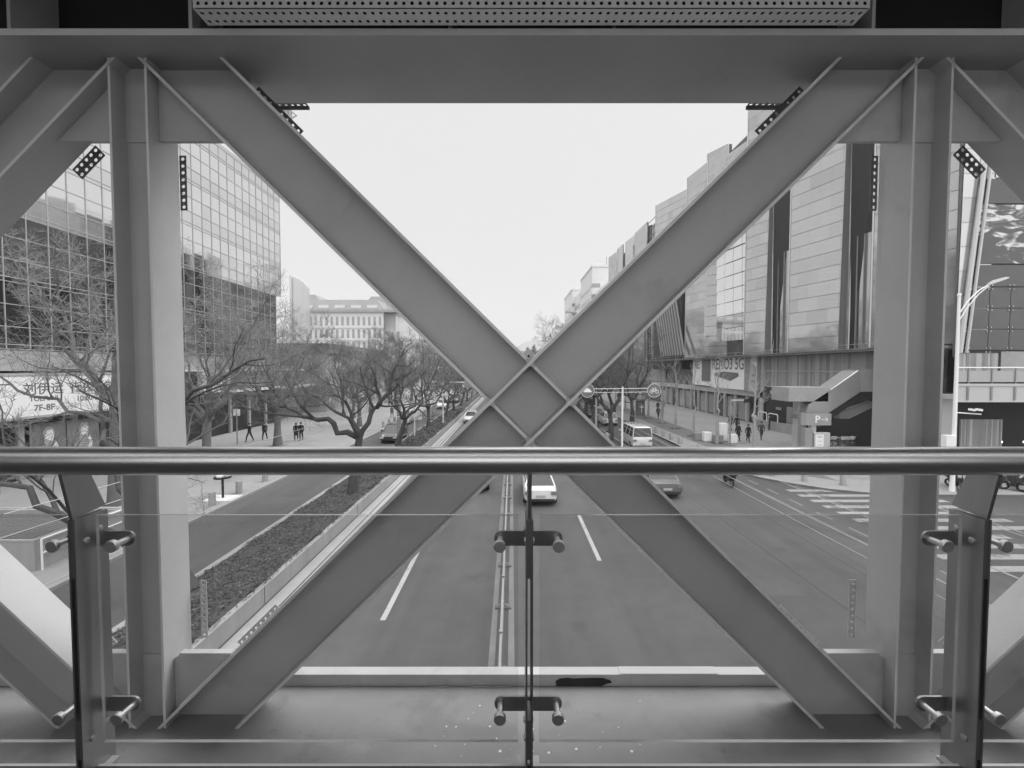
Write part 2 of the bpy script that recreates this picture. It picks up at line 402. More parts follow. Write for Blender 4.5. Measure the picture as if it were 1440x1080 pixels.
for k in range(80):
    cx = XC + pr.gauss(0, .35) if k < 80 else pr.uniform(-1.7, 1.9); cy = pr.uniform(1.7, 2.46); r = pr.choice([.002,.003,.004,.004,.006,.008])
    z = ZB+0.0012; n = 7
    mb.add([(cx+r*pr.uniform(.6,1.2)*math.cos(6.283*i/n), cy+r*pr.uniform(.6,1.3)*math.sin(6.283*i/n), z) for i in range(n)], [tuple(range(n))])
sub(mb, 'paint_fleck', WHITE, bc)['kind'] = 'stuff'
mb = MB()
for k in range(7):
    cx = pr.uniform(-1.3, 1.5); l = pr.uniform(.03,.09)
    mb.box(cx, cx+l, 2.49, 2.503, ZB+0.0005, ZB+0.004)
sub(mb, 'sealant_scrap', CONCL, bc)
mb = MB(); mb.box(XL, XR, 1.56, 1.563, ZB+0.0, ZB+0.012); 

# columns, H section, web facing the camera
def hcol(x):
    mb = MB(); h = 0.097; t = 0.012
    mb.box(x-h, x-h+t, 2.203, 2.397, ZB, ZT); mb.box(x+h-t, x+h, 2.203, 2.397, ZB, ZT)
    mb.box(x-h+t, x+h-t, 2.293, 2.307, ZB, ZT)
    # thicker end pieces near the nodes
    for za, zc in ((ZT-0.37, ZT-0.0), (ZB+0.0, ZB+0.34)):
        mb.box(x-h+t, x+h-t, 2.286, 2.2925, za, zc)
    return bb(mb, 'column', STEEL)
for xn in NODES: hcol(xn)
# diagonals
def diag(xb, xt, inset, wq):
    d = Vector((xt-xb, ZT-ZB)).normalized(); n = Vector((-d.y, d.x)); p0 = Vector((xb, ZB)); H = 0.15; t = 0.015
    def pt(off, z):      # point of the line offset along n at height z
        q = p0 + n*off; s = (z-q.y)/d.y; return (q.x+d.x*s, z)
    mb = MB()
    for (a, b) in ((H-t, H), (-H, -H+t)):
        mb.prism_y([pt(a, ZB), pt(b, ZB), pt(b, ZT), pt(a, ZT)], 2.2+inset, 2.4-inset)
    mb.prism_y([pt(-H+t, ZB), pt(H-t, ZB), pt(H-t, ZT), pt(-H+t, ZT)], 2.295+wq, 2.305-wq)
    return mb, d, n
for k in range(-1, 4):
    xc = XC + 4.0*(k-1); hx = 1.735
    mb, d1, n1 = diag(xc-hx, xc+hx, 0.0, 0.0)
    # fillets at the crossing
    zc = (ZT+ZB)/2
    mb2, d2, n2 = diag(xc+hx, xc-hx, 0.002, 0.002)
    H = 0.15
    fil = MB()
    for s1 in (-1, 1):
        for s2 in (-1, 1):
            # crossing of flange s1 of brace one with flange s2 of brace two
            A = Vector((xc, zc)) + n1*(H-.0075)*s1; B = Vector((xc, zc)) + n2*(H-.0075)*s2
            M = Matrix(((d1.x, -d2.x), (d1.y, -d2.y))); rhs = B-A
            s = M.inverted() @ rhs; c = A + d1*s.x
            for e1 in (-1, 1):
                for e2 in (-1, 1):
                    pts = [c, c+d1*e1*.034, c+d1*e1*.019+d2*e2*.019*.35*0 + (d1*e1*.017+d2*e2*.017-d1*e1*.019)*1.0, c+d2*e2*.034]
                    pts = [c, c+d1*e1*.036, c+(d1*e1+d2*e2)*.0125, c+d2*e2*.036]
                    fil.prism_y([(p.x, p.y) for p in pts], 2.2012, 2.3988)
    o1 = bb(mb, 'diagonal_brace', STEEL); bb(mb2, 'diagonal_brace', STEEL)
    sub(fil, 'weld_fillet', STEEL, o1)
    wd = MB(); wr_ = random.Random(k+40)
    for (dq, nq, xq) in ((d1, n1, xc-hx), (d2, n2, xc+hx)):
        for sg in (-1, 1):
            a0_ = Vector((xq, ZB)) + nq*(.1335*sg); L_ = (ZT-ZB)/dq.y
            pts_ = [a0_+dq*(.3+(L_-.6)*j/90) + nq*wr_.uniform(-.0008,.0008) for j in range(91)]
            wd.tube([(p.x, 2.2965, p.y) for p in pts_], [.0042*wr_.uniform(.75,1.25) for _ in pts_], 5)
    sub(wd, 'weld_bead', STEEL, o1)
    # lugs with bolt holes at the crossing
    for (ex, ez) in ((0, 0.232), (0.232, 0)):
        lg = MB(); c = (xc+ex, zc+ez); r = .055
        lg.prism_y([(c[0]-r, c[1]),(c[0], c[1]-r),(c[0]+r, c[1]),(c[0], c[1]+r)], 2.41, 2.416)
        hole = MB(); 
        for (hx_, hz_) in ((0,.008),(-.025,-.018)):
            hole.cyl((c[0]+hx_, 2.4085, c[1]+hz_), (c[0]+hx_, 2.4095, c[1]+hz_), .007, 10)
        lo = bb(lg, 'lug_plate', STEEL); sub(hole, 'bolt', DARK, lo)
# flange edges nearest the walkway painted pale for rubbing and their brighter light
for o in list(bridge.children):
    if o.name.split('.')[0] in ('column', 'diagonal_brace', 'top_chord'):
        o.data.materials.append(EDGEM); ymin = min(v.co.y for v in o.data.vertices)
        for p in o.data.polygons:
            if abs(p.normal.y) > .9 and p.center.y < ymin+.012: p.material_index = len(o.data.materials)-1
# gusset plates between columns and diagonals
for xn in NODES:
    for sd in (-1, 1):
        x0 = xn+sd*0.099; x1 = xn+sd*0.85
        mb = MB()
        tl = 0.372
        # outer edges follow the flange of the brace
        ratio_ = (2*1.735)/(ZT-ZB); cut_ = .15/math.sin(math.atan(1/ratio_))
        def ex_(h): return xn+sd*(.265+h*ratio_-cut_-.002)
        hs = (.101+cut_+.002-.265)/ratio_
        mb.prism_y([(x0, ZT-hs), (x0, ZT-tl), (ex_(tl), ZT-tl)], 2.270, 2.2945)
        bb(mb, 'gusset_plate', STEEL)
        mb = MB(); tb = 0.35
        mb.prism_y([(x0, ZB+hs), (x0, ZB+tb-.02), (x0+sd*.03, ZB+tb), (ex_(tb), ZB+tb)], 2.270, 2.2945)
        xa = ex_(tb)
        mb.box(min(x0+sd*.03, xa), max(x0+sd*.03, xa), 2.266, 2.302, ZB+tb, ZB+tb+.010)
        bb(mb, 'gusset_plate', STEEL)

# perforated plates ------------------------------------------------
def perf(mb, nu, nv, pu, pv, r, origin, u, v, th, skip=()):
    """plate of nu x nv square cells with a round hole in each; u, v unit vectors."""
    o = Vector(origin); u = Vector(u); v = Vector(v); w = u.cross(v).normalized()*th
    for i in range(nu):
        for j in range(nv):
            c = o + u*(pu*(i+.5)) + v*(pv*(j+.5))
            sq = [(-1,-1),(0,-1),(1,-1),(1,0),(1,1),(0,1),(-1,1),(-1,0)]
            outer = [c + u*(pu/2*a) + v*(pv/2*b) for a, b in sq]
            inner = [c + (u*math.cos(math.atan2(b, a)) + v*math.sin(math.atan2(b, a)))*r for a, b in sq]
            vs = outer + inner + [p-w for p in outer] + [p-w for p in inner]
            fs = []
            if (i, j) in skip: fs.append(tuple(range(8)))
            else:
                for k in range(8):
                    l = (k+1) % 8
                    fs += [(k, l, 8+l, 8+k), (16+l, 16+k, 24+k, 24+l), (8+k, 8+l, 24+l, 24+k)]
            mb.add(vs, fs)
def perf_plate(nu, nv, p, r, origin, u, v, m=DARKST):
    mb = MB(); perf(mb, nu, nv, p, p, r, origin, u, v, .003)
    U = Vector(u); V = Vector(v); W = U.cross(V).normalized()*.003; o = Vector(origin); L = U*nu*p; B = V*nv*p; e=.002
    # rim
    for (a, b) in ((o, L), (o+B, L)):
        mb.add([a, a+b, a+b-W, a-W], [(0,1,2,3)])
    for (a, b) in ((o, B), (o+L, B)):
        mb.add([a, a+b, a+b-W, a-W], [(0,1,2,3)])
    return bb(mb, 'perforated_plate', m)
s2 = math.sqrt(.5)
dd = Vector((2*1.735, 0, ZT-ZB)).normalized()
for xn in NODES[1:3]:
    for sd in (-1, 1):
        inner = (sd > 0) == (xn < XC)
        # vertical plates along the column, above and below
        perf_plate(8, 1, .037, .010, (xn+sd*.086, 2.42, ZT-.37-.30), (0,0,1), (sd,0,0))
        perf_plate(9, 1, .037, .008, (xn+sd*.138, 2.42, ZB+.35), (0,0,1), (sd,0,0), STEEL)
        dv = Vector((sd*dd.x, 0, -dd.z)); nv = Vector((sd*dd.z, 0, dd.x))
        p0 = Vector((xn+sd*.265, 2.42, ZT)) + nv*.140
        perf_plate(8, 1, .042, .0095, p0+dv*.19, dv, nv)
        dv2 = Vector((sd*dd.x, 0, dd.z)); nv2 = Vector((sd*dd.z, 0, -dd.x))
        p1 = Vector((xn+sd*.265, 2.42, ZB)) - nv2*.138
        perf_plate(8, 1, .039, .009, p1+dv2*.28, dv2, -nv2, STEEL)
        if not inner:
            p2 = Vector((xn+sd*.265, 2.42, ZT)) - nv*.150
            perf_plate(5, 2, .037, .0105, p2+dv*.30, dv, -nv)
        # perforated angle under the far edge of the chord
        perf_plate(7, 1, .036, .010, (xn+sd*.37+sd*.09, 2.578, ZT+.004), (sd,0,0), (0,1,0))
        mb = MB(); xa_ = xn+sd*.46; xb_ = xn+sd*.712
        mb.box(min(xa_, xb_), max(xa_, xb_), 2.615, 2.621, ZT-.012, ZT+.006)
        bb(mb, 'bracket_lip', DARKST)

# perforated cable tray above the opening (its own thing)
tray = thing('cable_tray', 'pale perforated metal cable tray fixed above the X braced bridge opening', 'cable tray', (0, 0, 0))
tx0, tx1 = -1.39, 1.56; NH = 82; pt_ = (tx1-tx0)/NH
mb = MB(); perf(mb, NH, 1, pt_, .038, .0085, (tx0, 1.955, ZT+.037), (1,0,0), (0,0,1), -.002); 
perf(mb, NH, 2, pt_, .045, .0085, (tx0, 1.957, ZT+.036), (1,0,0), (0,1,0), .002)
mb.box(tx0, tx1, 1.953, 1.96, ZT+.0755, ZT+.24)
mb.build('tray_body', ALU, tray)
mb = MB(); mb.box(tx0+.005, tx1-.005, 1.962, 2.05, ZT+.05, ZT+.24); mb.build('tray_core', DARK, tray)
mb = MB(); mb.box(tx0-.004, tx0, 1.953, 2.05, ZT+.034, ZT+.24); mb.box(tx1, tx1+.004, 1.953, 2.05, ZT+.034, ZT+.24); mb.build('tray_end', ALU, tray)

# deck, roof, and an unseen rear wall added to shape the light inside
mb = MB(); mb.box(XL, XR, -2.4, 1.50, DZ-1.60, DZ-1.42); bb(mb, 'deck', DECKM)
mb = MB(); mb.box(XL, XR, 1.501, 1.515, DZ-1.95, DZ-1.425); bb(mb, 'deck_fascia', STEEL)
def roof_piece(nm_, m_, x0, x1, y0, y1):
    mb = MB(); mb.add([(x0,y0,ZT+.80),(x1,y0,ZT+.80),(x1,y1,ZT+.80),(x0,y1,ZT+.80)], [(0,1,2,3)]); bb(mb, nm_, m_)
roof_piece('roof', ROOFM, XL, XR, -3.0, -.95); roof_piece('roof', ROOFM, XL, XR, .40, 2.75)
xs_ = [XL]
for xn in NODES:
    roof_piece('roof', ROOFM, xs_[-1], xn+.35, -.95, .40); xs_.append(xn+3.65)
    roof_piece('roof_light', ROOFT_, xn+.35, xn+3.65, -.95, .40)
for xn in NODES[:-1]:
    mb = MB(); mb.box(xn-.41, xn+3.58, 2.285, 2.309, ZT+.032, ZT+.70); bb(mb, 'chord_shade_panel', BLACK)  # black panel painting the shade in the chord recess
OX0, OX1, OZ0, OZ1 = XC-4.2, XC+4.2, DZ+.0, DZ+1.5
for (x0_, x1_, z0_, z1_) in ((XL, OX0, DZ-1.42, ZT+.78), (OX1, XR, DZ-1.42, ZT+.78), (OX0, OX1, OZ1, ZT+.78), (OX0, OX1, DZ-1.42, OZ0)):
    mb = MB(); mb.box(x0_, x1_, -1.75, -1.65, z0_, z1_); bb(mb, 'rear_light_blocker', REARM)
for k in range(-1, 3):
    mb = MB(); mb.box(XC+4*k-2-.06, XC+4*k-2+.06, -1.6, 2.05, ZT+.55, ZT+.75); bb(mb, 'roof_beam', STEEL)

# railing ------------------------------------------------------------
rail = thing('glass_railing', 'stainless steel handrail with clear glass panels and slim plate posts', 'railing', (0, 0, 0))
RZ = DZ-0.311; RY = 1.45
mb = MB(); mb.tube([(x, RY, RZ) for x in (-9, -4, -1.5, .06, 1.62, 5, 9)], .0475, 40); mb.build('handrail', CHROME, rail, True)
PX = [-4.62, -3.06, -1.50, 0.06, 1.62, 3.18, 4.74]
for px in PX:
    mb = MB()
    for s in (-1, 1):                       # twin plates with a slot between them
        xa, xb = (px-.0125, px-.0065) if s < 0 else (px+.0065, px+.0125)
        mb.box(xa, xb, 1.457, 1.578, DZ-1.60, DZ-.515)
    mb.box(px-.0064, px+.0064, 1.46, 1.575, DZ-.72, DZ-.52)
    mb.box(px-.0064, px+.0064, 1.46, 1.575, DZ-1.36, DZ-1.22)
    po = mb.build('post', POSTM, rail)
    mb = MB()
    mb.prism_x([(1.458, DZ-.514), (1.577, DZ-.50), (1.515, DZ-.345), (1.425, DZ-.345)], px-.006, px+.006); mb.build('saddle_bracket', POSTM, po)
    for z in (-.62, -1.24):
        mb = MB(); h = .027; n = 8
        poly = []
        for k in range(n+1): a = -math.pi/2+math.pi*k/n; poly.append((px+.125-h+h*math.cos(a), DZ+z+h*math.sin(a)))
        for k in range(n+1): a = math.pi/2+math.pi*k/n; poly.append((px-.125+h+h*math.cos(a), DZ+z+h*math.sin(a)))
        mb.prism_y(poly, 1.570, 1.5765) if False else mb.prism_y(poly, 1.5605, 1.5685)
        ar = mb.build('clamp_arm', POSTM, po)
        for s in (-1, 1):
            cx = px+s*.103; zz = DZ+z
            mb = MB(); mb.cyl((cx, 1.56, zz), (cx, 1.50, zz), .0105, 14); mb.tube([(cx, 1.503, zz), (cx, 1.50, zz), (cx, 1.487, zz), (cx, 1.485, zz)], [.017,.0215,.0215,.019], 20)
            mb.build('clamp_pin', CHROME2, po, True)
    for zz in (-.575, -.60, -1.285, -1.31):
        for s in (-1, 1):
            mb = MB(); yy = 1.495 if zz in (-.60, -1.31) else 1.545
            mb.tube([(px+s*.0125, yy, DZ+zz), (px+s*.016, yy, DZ+zz), (px+s*.0185, yy, DZ+zz)], [.011, .011, .007], 12)
            mb.build('bolt', CHROME2, po, True)
    mb = MB(); mb.box(px-.04, px+.04, 1.516, 1.565, DZ-1.452, DZ-1.440); mb.build('base_plate', LIGHTM, po)
for a, b in zip(PX[:-1], PX[1:]):
    g = MB(); x0, x1, y0, y1, z0, z1 = a+.038, b-.038, 1.505, 1.517, DZ-1.337, DZ-.515
    g.add([(x0,y0,z0),(x1,y0,z0),(x1,y0,z1),(x0,y0,z1),(x0,y1,z0),(x1,y1,z0),(x1,y1,z1),(x0,y1,z1)], [(0,1,2,3),(4,7,6,5)], 0)
    g.add([(x0,y0,z0),(x1,y0,z0),(x1,y0,z1),(x0,y0,z1),(x0,y1,z0),(x1,y1,z0),(x1,y1,z1),(x0,y1,z1)], [(3,2,6,7),(0,4,5,1),(0,3,7,4),(1,5,6,2)], 1)
    g.build('glass_panel', [GLASS, GEDGE], rail)

# ------------------------------------------------------------------ median fence, planter, hedge
FENCE = mat('fence enamel grey', 0.25, 0.5, 0, 0.1, 5)
mf = thing('median_fence', 'pale metal guardrail fence standing on the painted centre line', 'fence', (-.26, 10, 0))
FY = [7.3+2.75*k for k in range(0, 12)]
for i, y in enumerate(FY):
    mb = MB(); mb.box(-.035, .035, y-10-.03, y-10+.03, .05, .98); mb.box(-.045,.045,y-10-.04,y-10+.04,.98,1.0)
    p = mb.build('post', FENCE, mf)
    mb = MB(); mb.loft([[(-.24,y-10-.09,.0),(.24,y-10-.09,.0),(.24,y-10+.09,.0),(-.24,y-10+.09,.0)],[(-.24,y-10-.09,.05),(.24,y-10-.09,.05),(.24,y-10+.09,.05),(-.24,y-10+.09,.05)],[(-.05,y-10-.05,.13),(.05,y-10-.05,.13),(.05,y-10+.05,.13),(-.05,y-10+.05,.13)]])
    mb.build('foot', DARKST, p)
    if i < len(FY)-1:
        y0, y1 = y-10+.032, FY[i+1]-10-.032
        mb = MB(); mb.box(-.028,.028,y0,y1,.90,.95); mb.box(-.02,.02,y0,y1,.22,.26)
        for k in range(1, 16):
            yy = y0+(y1-y0)*k/16; mb.box(-.011,.011,yy-.011,yy+.011,.26,.90)
        mb.box(-.036,.036,(y0+y1)/2-.05,(y0+y1)/2+.05,.895,.956)
        mb.build('fence_panel', FENCE, mf)

# left planted strip: retaining wall on the right side, kerb on the left
pw = MB()
pw.box(-7.75,-7.56,-20,300,-.1,.55)
wall = tag(pw.build('planter_wall', CONC), 'low concrete retaining wall holding the leafy planted strip beside the road', 'wall')
mb = MB()
for k in range(40):
    y = -19+8*k; mb.box(-7.558,-7.555,y,y+.03,.0,.545)
mb.build('joint', SEAM, wall)
struct(MB().box(-10.75,-10.5,-20,300,-.1,.22).build('kerb', KERB))
mb = MB()
NXs = 10; ys = [-20+0.6*k for k in range(0, 100)] + [40+6*k for k in range(0, 44)]
hr = random.Random(8)
def hz(x, y):
    t = (x+10.5)/2.75
    return .20+.36*t+.20*math.sin(math.pi*t)+.05*math.sin(x*5.1+y*1.7)+.04*math.sin(y*3.3-x*2)
rows = [[(x, y, hz(x, y)) for x in [-10.5+2.75*i/NXs for i in range(NXs+1)]] for y in ys]
vs = [p for r in rows for p in r]; n = NXs+1
fs = [(j*n+i, j*n+i+1, (j+1)*n+i+1, (j+1)*n+i) for j in range(len(rows)-1) for i in range(NXs)]
mb.add(vs, fs)
struct(mb.build('planting_soil', SOIL))
mb = MB()
for k in range(46000):
    y = 8.5+ (hr.random()**1.5)*62; x = hr.uniform(-10.52, -7.6)
    s = hr.uniform(.022, .05)*(1+max(0, y-20)*.035); z = hz(x, y)+hr.uniform(-.02, .10)
    clump = math.sin(x*2.3+y*1.1)+math.sin(y*.9-x*1.3)
    if clump > 1.6 and hr.random() < .7: continue
    a = hr.uniform(0, 6.283); tl = hr.uniform(-.8, .8); tl2 = hr.uniform(-.8, .8)
    u = Vector((math.cos(a), math.sin(a), tl)).normalized()*s; v = Vector((-math.sin(a), math.cos(a), tl2)).normalized()*s*.6
    c = Vector((x, y, z))
    mi = hr.choices([0,1,2], [5,4 if clump < .6 else 2,1.0])[0]
    mb.add([c-u, c-v, c+u, c+v], [(0,1,2,3)], mi)
tag(mb.build('ground_cover', LEAF), 'low leafy ground cover filling the planted strip left of the road', 'ground cover', kind='stuff')

# ------------------------------------------------------------------ trees
def unit(v): v = Vector(v); return v.normalized()
def limb_path(p, d, length, n, rr, wob, trop):
    pts = [Vector(p)]; d = unit(d)
    for i in range(n):
        d = unit(d + Vector((rr.gauss(0,wob), rr.gauss(0,wob), rr.gauss(0,wob)+trop)))
        pts.append(pts[-1]+d*(length/n))
    return pts, d
def add_branches(mb, pts, r0, r1, level, rr, cfg):
    n = len(pts)
    rad = [r0+(r1-r0)*i/(n-1) for i in range(n)]
    sides = 7 if r0 > .06 else (4 if r0 > .02 else 3)
    mb.tube(pts, rad, sides, 0 if level <= 1 else 1, caps=False)
    if level >= cfg['levels']: return
    L = sum((pts[i+1]-pts[i]).length for i in range(n-1))
    kids = cfg['kids'][level]
    for k in range(kids):
        t = cfg['start'][level] + (1-cfg['start'][level])*(k+rr.random()*.8)/kids
        t = min(t, .999); f = t*(n-1); i = int(f); fr = f-i
        p = pts[i].lerp(pts[min(i+1, n-1)], fr); d = (pts[min(i+1,n-1)]-pts[i]).normalized()
        a = Vector((rr.gauss(0,1), rr.gauss(0,1), rr.gauss(0,.6)+cfg['lift'])); a = (a-d*a.dot(d)).normalized()
        ang = R(rr.uniform(*cfg['ang'])); nd = d*math.cos(ang)+a*math.sin(ang)
        l = L*rr.uniform(*cfg['ratio'])*(1.1-.45*t)
        rb = max((r0+(r1-r0)*t)*rr.uniform(.45,.7), .0055)
        if level == cfg['levels']-1: l *= 1.1; rb = min(rb, .011)
        sub_, _ = limb_path(p, nd, l, 4 if level >= 2 else 6, rr, cfg['wob'], cfg['trop'])
        add_branches(mb, sub_, rb, max(rb*.35, .004), level+1, rr, cfg)
CFG_OLD = dict(levels=4, kids=[7,7,7,6], start=[.28,.2,.15,.1], ang=(28,72), ratio=(.38,.66), lift=.3, wob=.14, trop=.035)
CFG_NEAR = dict(levels=4, kids=[5,6,5,5], start=[.3,.2,.15,.1], ang=(28,72), ratio=(.38,.64), lift=.3, wob=.14, trop=.035)
CFG_MID = dict(levels=4, kids=[7,7,6,5], start=[.25,.2,.15,.1], ang=(28,74), ratio=(.38,.62), lift=.3, wob=.14, trop=.03)
CFG_YOUNG = dict(levels=3, kids=[13,5,4], start=[.28,.25,.2], ang=(32,58), ratio=(.24,.42), lift=.2, wob=.06, trop=.05)
def tree(name, label, loc, trunk, limbs, r, seed, cfg, mats, group=None, cat='tree'):
    rr = random.Random(seed)
    t = thing(name, label, cat, loc, 0, group)
    mb = MB(); npt = len(trunk)
    tp = [Vector(p) for p in trunk]
    rad = [r*(1.35 if i == 0 else 1.0)*(1-.25*i/(npt-1)) for i in range(npt)]
    mb.tube(tp, rad, 10, 0); mb.build('trunk', mats[0], t, True)
    cr = MB()
    for (pts, r0, r1) in limbs:
        # refine polyline with wobble
        out = [Vector(pts[0])]
        for i in range(len(pts)-1):
            a, b = Vector(pts[i]), Vector(pts[i+1])
            for k in (1,2,3):
                q = a.lerp(b, k/3)
                if k < 3: q += Vector((rr.gauss(0,.075), rr.gauss(0,.075), rr.gauss(0,.075)))*min((b-a).length, 2.2)
                out.append(q)
        add_branches(cr, out, r0, r1, 0, rr, cfg)
    cr.build('crown', mats, t, False)
    return t
def rand_limbs(rr, fork, nl, spread, height, r):
    limbs = []
    for k in range(nl):
        a = 6.283*(k+rr.uniform(-.3,.3))/nl
        s = spread*rr.uniform(.7,1.1); h = height*rr.uniform(.8,1.1)
        c, si = math.cos(a), math.sin(a)
        f = Vector(fork)
        limbs.append(([f, f+Vector((c*s*.35, si*s*.35, h*.18)), f+Vector((c*s*.62, si*s*.62, h*.5)), f+Vector((c*s, si*s, h))], r*rr.uniform(.5,.66), .02))
    return limbs
G_L = 'bare trees along the left planted strip'; G_R = 'bare trees along the right traffic island'
OLDM = [BARK, TWIG]; PALEM = [mat('grey tree bark', .12, .9, 0, .3, 12, .5, 30), TWIGL]
# first tree on the left strip, forking low right beside the bridge column
tree('street_tree', 'bare tree forking low beside the left bridge column, limb sweeping left', (-10.0,13.2,.3), [(0,0,0),(-.25,.05,.5),(-.55,.1,.95)],
     [([(-.5,.1,.85),(-2.0,.2,1.35),(-3.6,.0,2.2),(-4.6,-.2,3.3),(-5.9,-.3,3.7),(-7.2,0,5.0)], .17, .03),
      ([(-.55,.1,.9),(-2.2,.6,2.6),(-2.9,.9,4.0),(-3.7,1.2,5.6),(-4.2,1.4,7.4)], .14, .025),
      ([(-.5,.1,.9),(-.35,.1,3.2),(-.05,.1,5.9),(1.2,.2,6.7),(2.3,.3,7.2)], .12, .025),
      ([(-.5,.1,.9),(-2.6,1.6,3.0),(-3.3,2.6,5.2),(-3.2,3.0,7.8)], .12, .025)], .27, 3, CFG_NEAR, OLDM, G_L)
tree('street_tree', 'bare dark tree with wide low forks growing from the planted strip near the hotel view', (-8.5,22.8,.4), [(0,0,0),(.12,0,1.2),(.3,.1,2.5),(.42,.1,3.2)],
     [([(.4,.1,3.1),(-.9,.0,3.9),(-2.2,.1,4.2),(-3.2,.2,4.6),(-4.6,.3,5.0),(-5.6,.3,5.6)], .17, .03),
      ([(.4,.1,3.1),(-.2,.6,4.4),(-.8,.9,5.8),(-1.3,1.0,7.0)], .13, .02),
      ([(.4,.1,3.1),(1.0,.2,4.4),(1.5,.3,4.9),(1.2,.4,6.4),(.8,.4,7.6)], .15, .025),
      ([(1.3,.3,4.7),(2.1,.0,5.5),(2.3,-.1,6.7),(2.9,-.1,7.8)], .12, .02),
      ([(.4,.1,3.1),(.2,-.9,4.3),(-.9,-1.7,5.4),(-1.5,-2.2,6.0)], .11, .02)], .24, 5, CFG_OLD, OLDM, G_L)
rr = random.Random(21)
proto = tree('street_tree', 'bare leaning tree beside the concrete utility pole on the left planted strip', (-10.1,38,.4), [(0,0,0),(.35,0,1.2),(.75,0,2.4)],
     rand_limbs(rr, (.7,0,2.3), 5, 3.6, 5.8, .24), .22, 8, CFG_OLD, OLDM, G_L)
rr = random.Random(33)
proto2 = tree('street_tree', 'bare Y forked tree next past the small white sign board on the left strip', (-9.5,49,.4), [(0,0,0),(.05,0,1.2),(.0,.1,2.3)],
     rand_limbs(rr, (0,.1,2.2), 4, 3.2, 5.6, .24), .21, 9, CFG_OLD, OLDM, G_L)
for i, (x, y, rz, s) in enumerate([(-8.9,58,1.2,.95),(-9.0,67,2.4,1.0),(-9.2,77,.4,1.02),(-9.1,88,3.6,.97),(-9.2,100,5.0,1.0),(-9.1,114,1.9,1.05),(-9.2,130,2.9,1.0),(-9.2,150,4.1,1.1)]):
    dup(proto2 if i % 2 else proto, (x,y,.35), rz, 'bare tree farther up the left strip, %s past the Y forked one' % ORD[i], G_L, s)
for i, (x, y, rz, s) in enumerate([(9.7,42.5,.6,1.2),(9.5,48,2.2,1.3),(9.4,55,4.0,1.3),(9.5,63,1.1,1.3),(9.5,69,3.1,1.25),(9.4,74,5.2,.97),(9.5,85,3.0,1.05),(9.5,97,0.2,1.0),(9.5,112,2.0,1.05),(9.5,130,4.4,1.1),(9.5,150,1.4,1.1)]):
    dup(proto if i % 2 else proto2, (x,y,.14), rz, 'bare dark tree on the right traffic island, %s from its near end' % ORD[i], G_R, s)
for i, (x, y, rz, sc_) in enumerate([(16.1,58,.8,1.25),(16.3,69,2.6,1.35),(16.2,82,4.4,1.3),(16.2,98,1.4,1.3)]):
    dup(proto if i % 2 else proto2, (x,y,.12), rz, 'dark bare tree at the right service road kerb, %s beyond the advert kiosk side' % ORD[i], 'bare trees at the right service road kerb', sc_)
# left footway trees
G_LF = 'bare trees on the left footway'
tree('footway_tree', 'thick trunked bare tree on the left footway in front of the white shop sign', (-20.8,22.6,.12), [(0,0,0),(.0,0,2.0),(.08,0,4.0),(.1,0,6.2)],
     [([(.05,0,5.4),(-.9,.1,6.2),(-2.2,.2,8.6),(-3.9,.3,10.6),(-5.0,.3,12.6)], .17, .03),
      ([(.1,0,6.1),(.2,.3,8.5),(-.3,.6,11.0),(-.2,.6,13.2)], .17, .03),
      ([(.1,0,5.8),(1.4,.5,7.2),(2.4,1.0,9.6),(2.8,1.2,12.0)], .14, .03),
      ([(.1,0,5.0),(.6,-1.6,6.4),(.2,-3.0,8.6),(.4,-3.6,10.4)], .13, .03),
      ([(.0,0,4.4),(-1.6,-.8,4.9),(-3.4,-1.4,6.0),(-5.2,-1.6,7.4)], .12, .03)], .31, 12, CFG_MID, PALEM, G_LF)
rr = random.Random(50)
fproto = tree('footway_tree', 'stout bare tree on the left footway standing beside two pedestrians in black', (-21.5,39.6,.12), [(0,0,0),(0,0,1.5),(.05,0,3.4)],
     rand_limbs(rr, (.05,0,3.3), 5, 4.2, 7.5, .32), .32, 14, CFG_OLD, PALEM, G_LF)
for i, (x, y, rz, s) in enumerate([(-21.6,30.5,1.3,1.0),(-18.6,52.7,2.3,.85),(-22.7,62,.7,.8),(-22.9,70,3.9,.8),(-21.5,80,5.1,.9),(-21.5,93,1.0,.95)]):
    dup(fproto, (x,y,.12), rz, 'bare tree on the left footway, %s along after the thick trunked one%s' % (ORD[i], ''), G_LF, s)
# right plaza young trees
G_P = 'young pale trees on the right plaza'
rr = random.Random(60)
def young(seed, h):
    return [(0,0,0),(.02,0,h*.3),(0,.02,h*.65),(.02,0,h)]
yproto = None
ysp = [(20.9,37.2,.0,1.0),(19.4,40.8,1.7,1.02),(19.0,45.2,3.0,.98),(19.3,51,4.4,1.0),(19.4,56,.9,1.0),(19.4,61.5,2.6,.95),(19.4,67.5,5.4,1.0),(19.4,74,3.6,1.0),(19.4,81,1.2,1.0)]
for i, (x, y, rz, s) in enumerate(ysp):
    lab = 'slim pale young tree without leaves on the right plaza, %s from the bridge' % ORD[i]
    if i == 0:
        yproto = tree('young_tree', lab, (x,y,.12), [(0,0,0),(.01,0,1.5),(.0,.01,2.6)], [([(0,.01,2.4),(.0,.02,4.0),(.03,.0,5.8),(0,0,7.6)], .10, .025)], .14, 17, CFG_YOUNG, [BARKP, TWIGP], G_P)
    else: dup(yproto, (x,y,.12), rz, lab, G_P, s)
# tree pits
pit = MB().box(-.6,.6,-.6,.6,.0,.006).build('tree_pit', SOIL); pit['kind'] = 'structure'; pit.location = (-20.8,22.6,.12)
for (x, y) in [(-21.5,39.6)]+[(a,b) for a,b,_,_ in ysp]:
    c = pit.copy(); COL.objects.link(c); c.location = (x,y,.12)
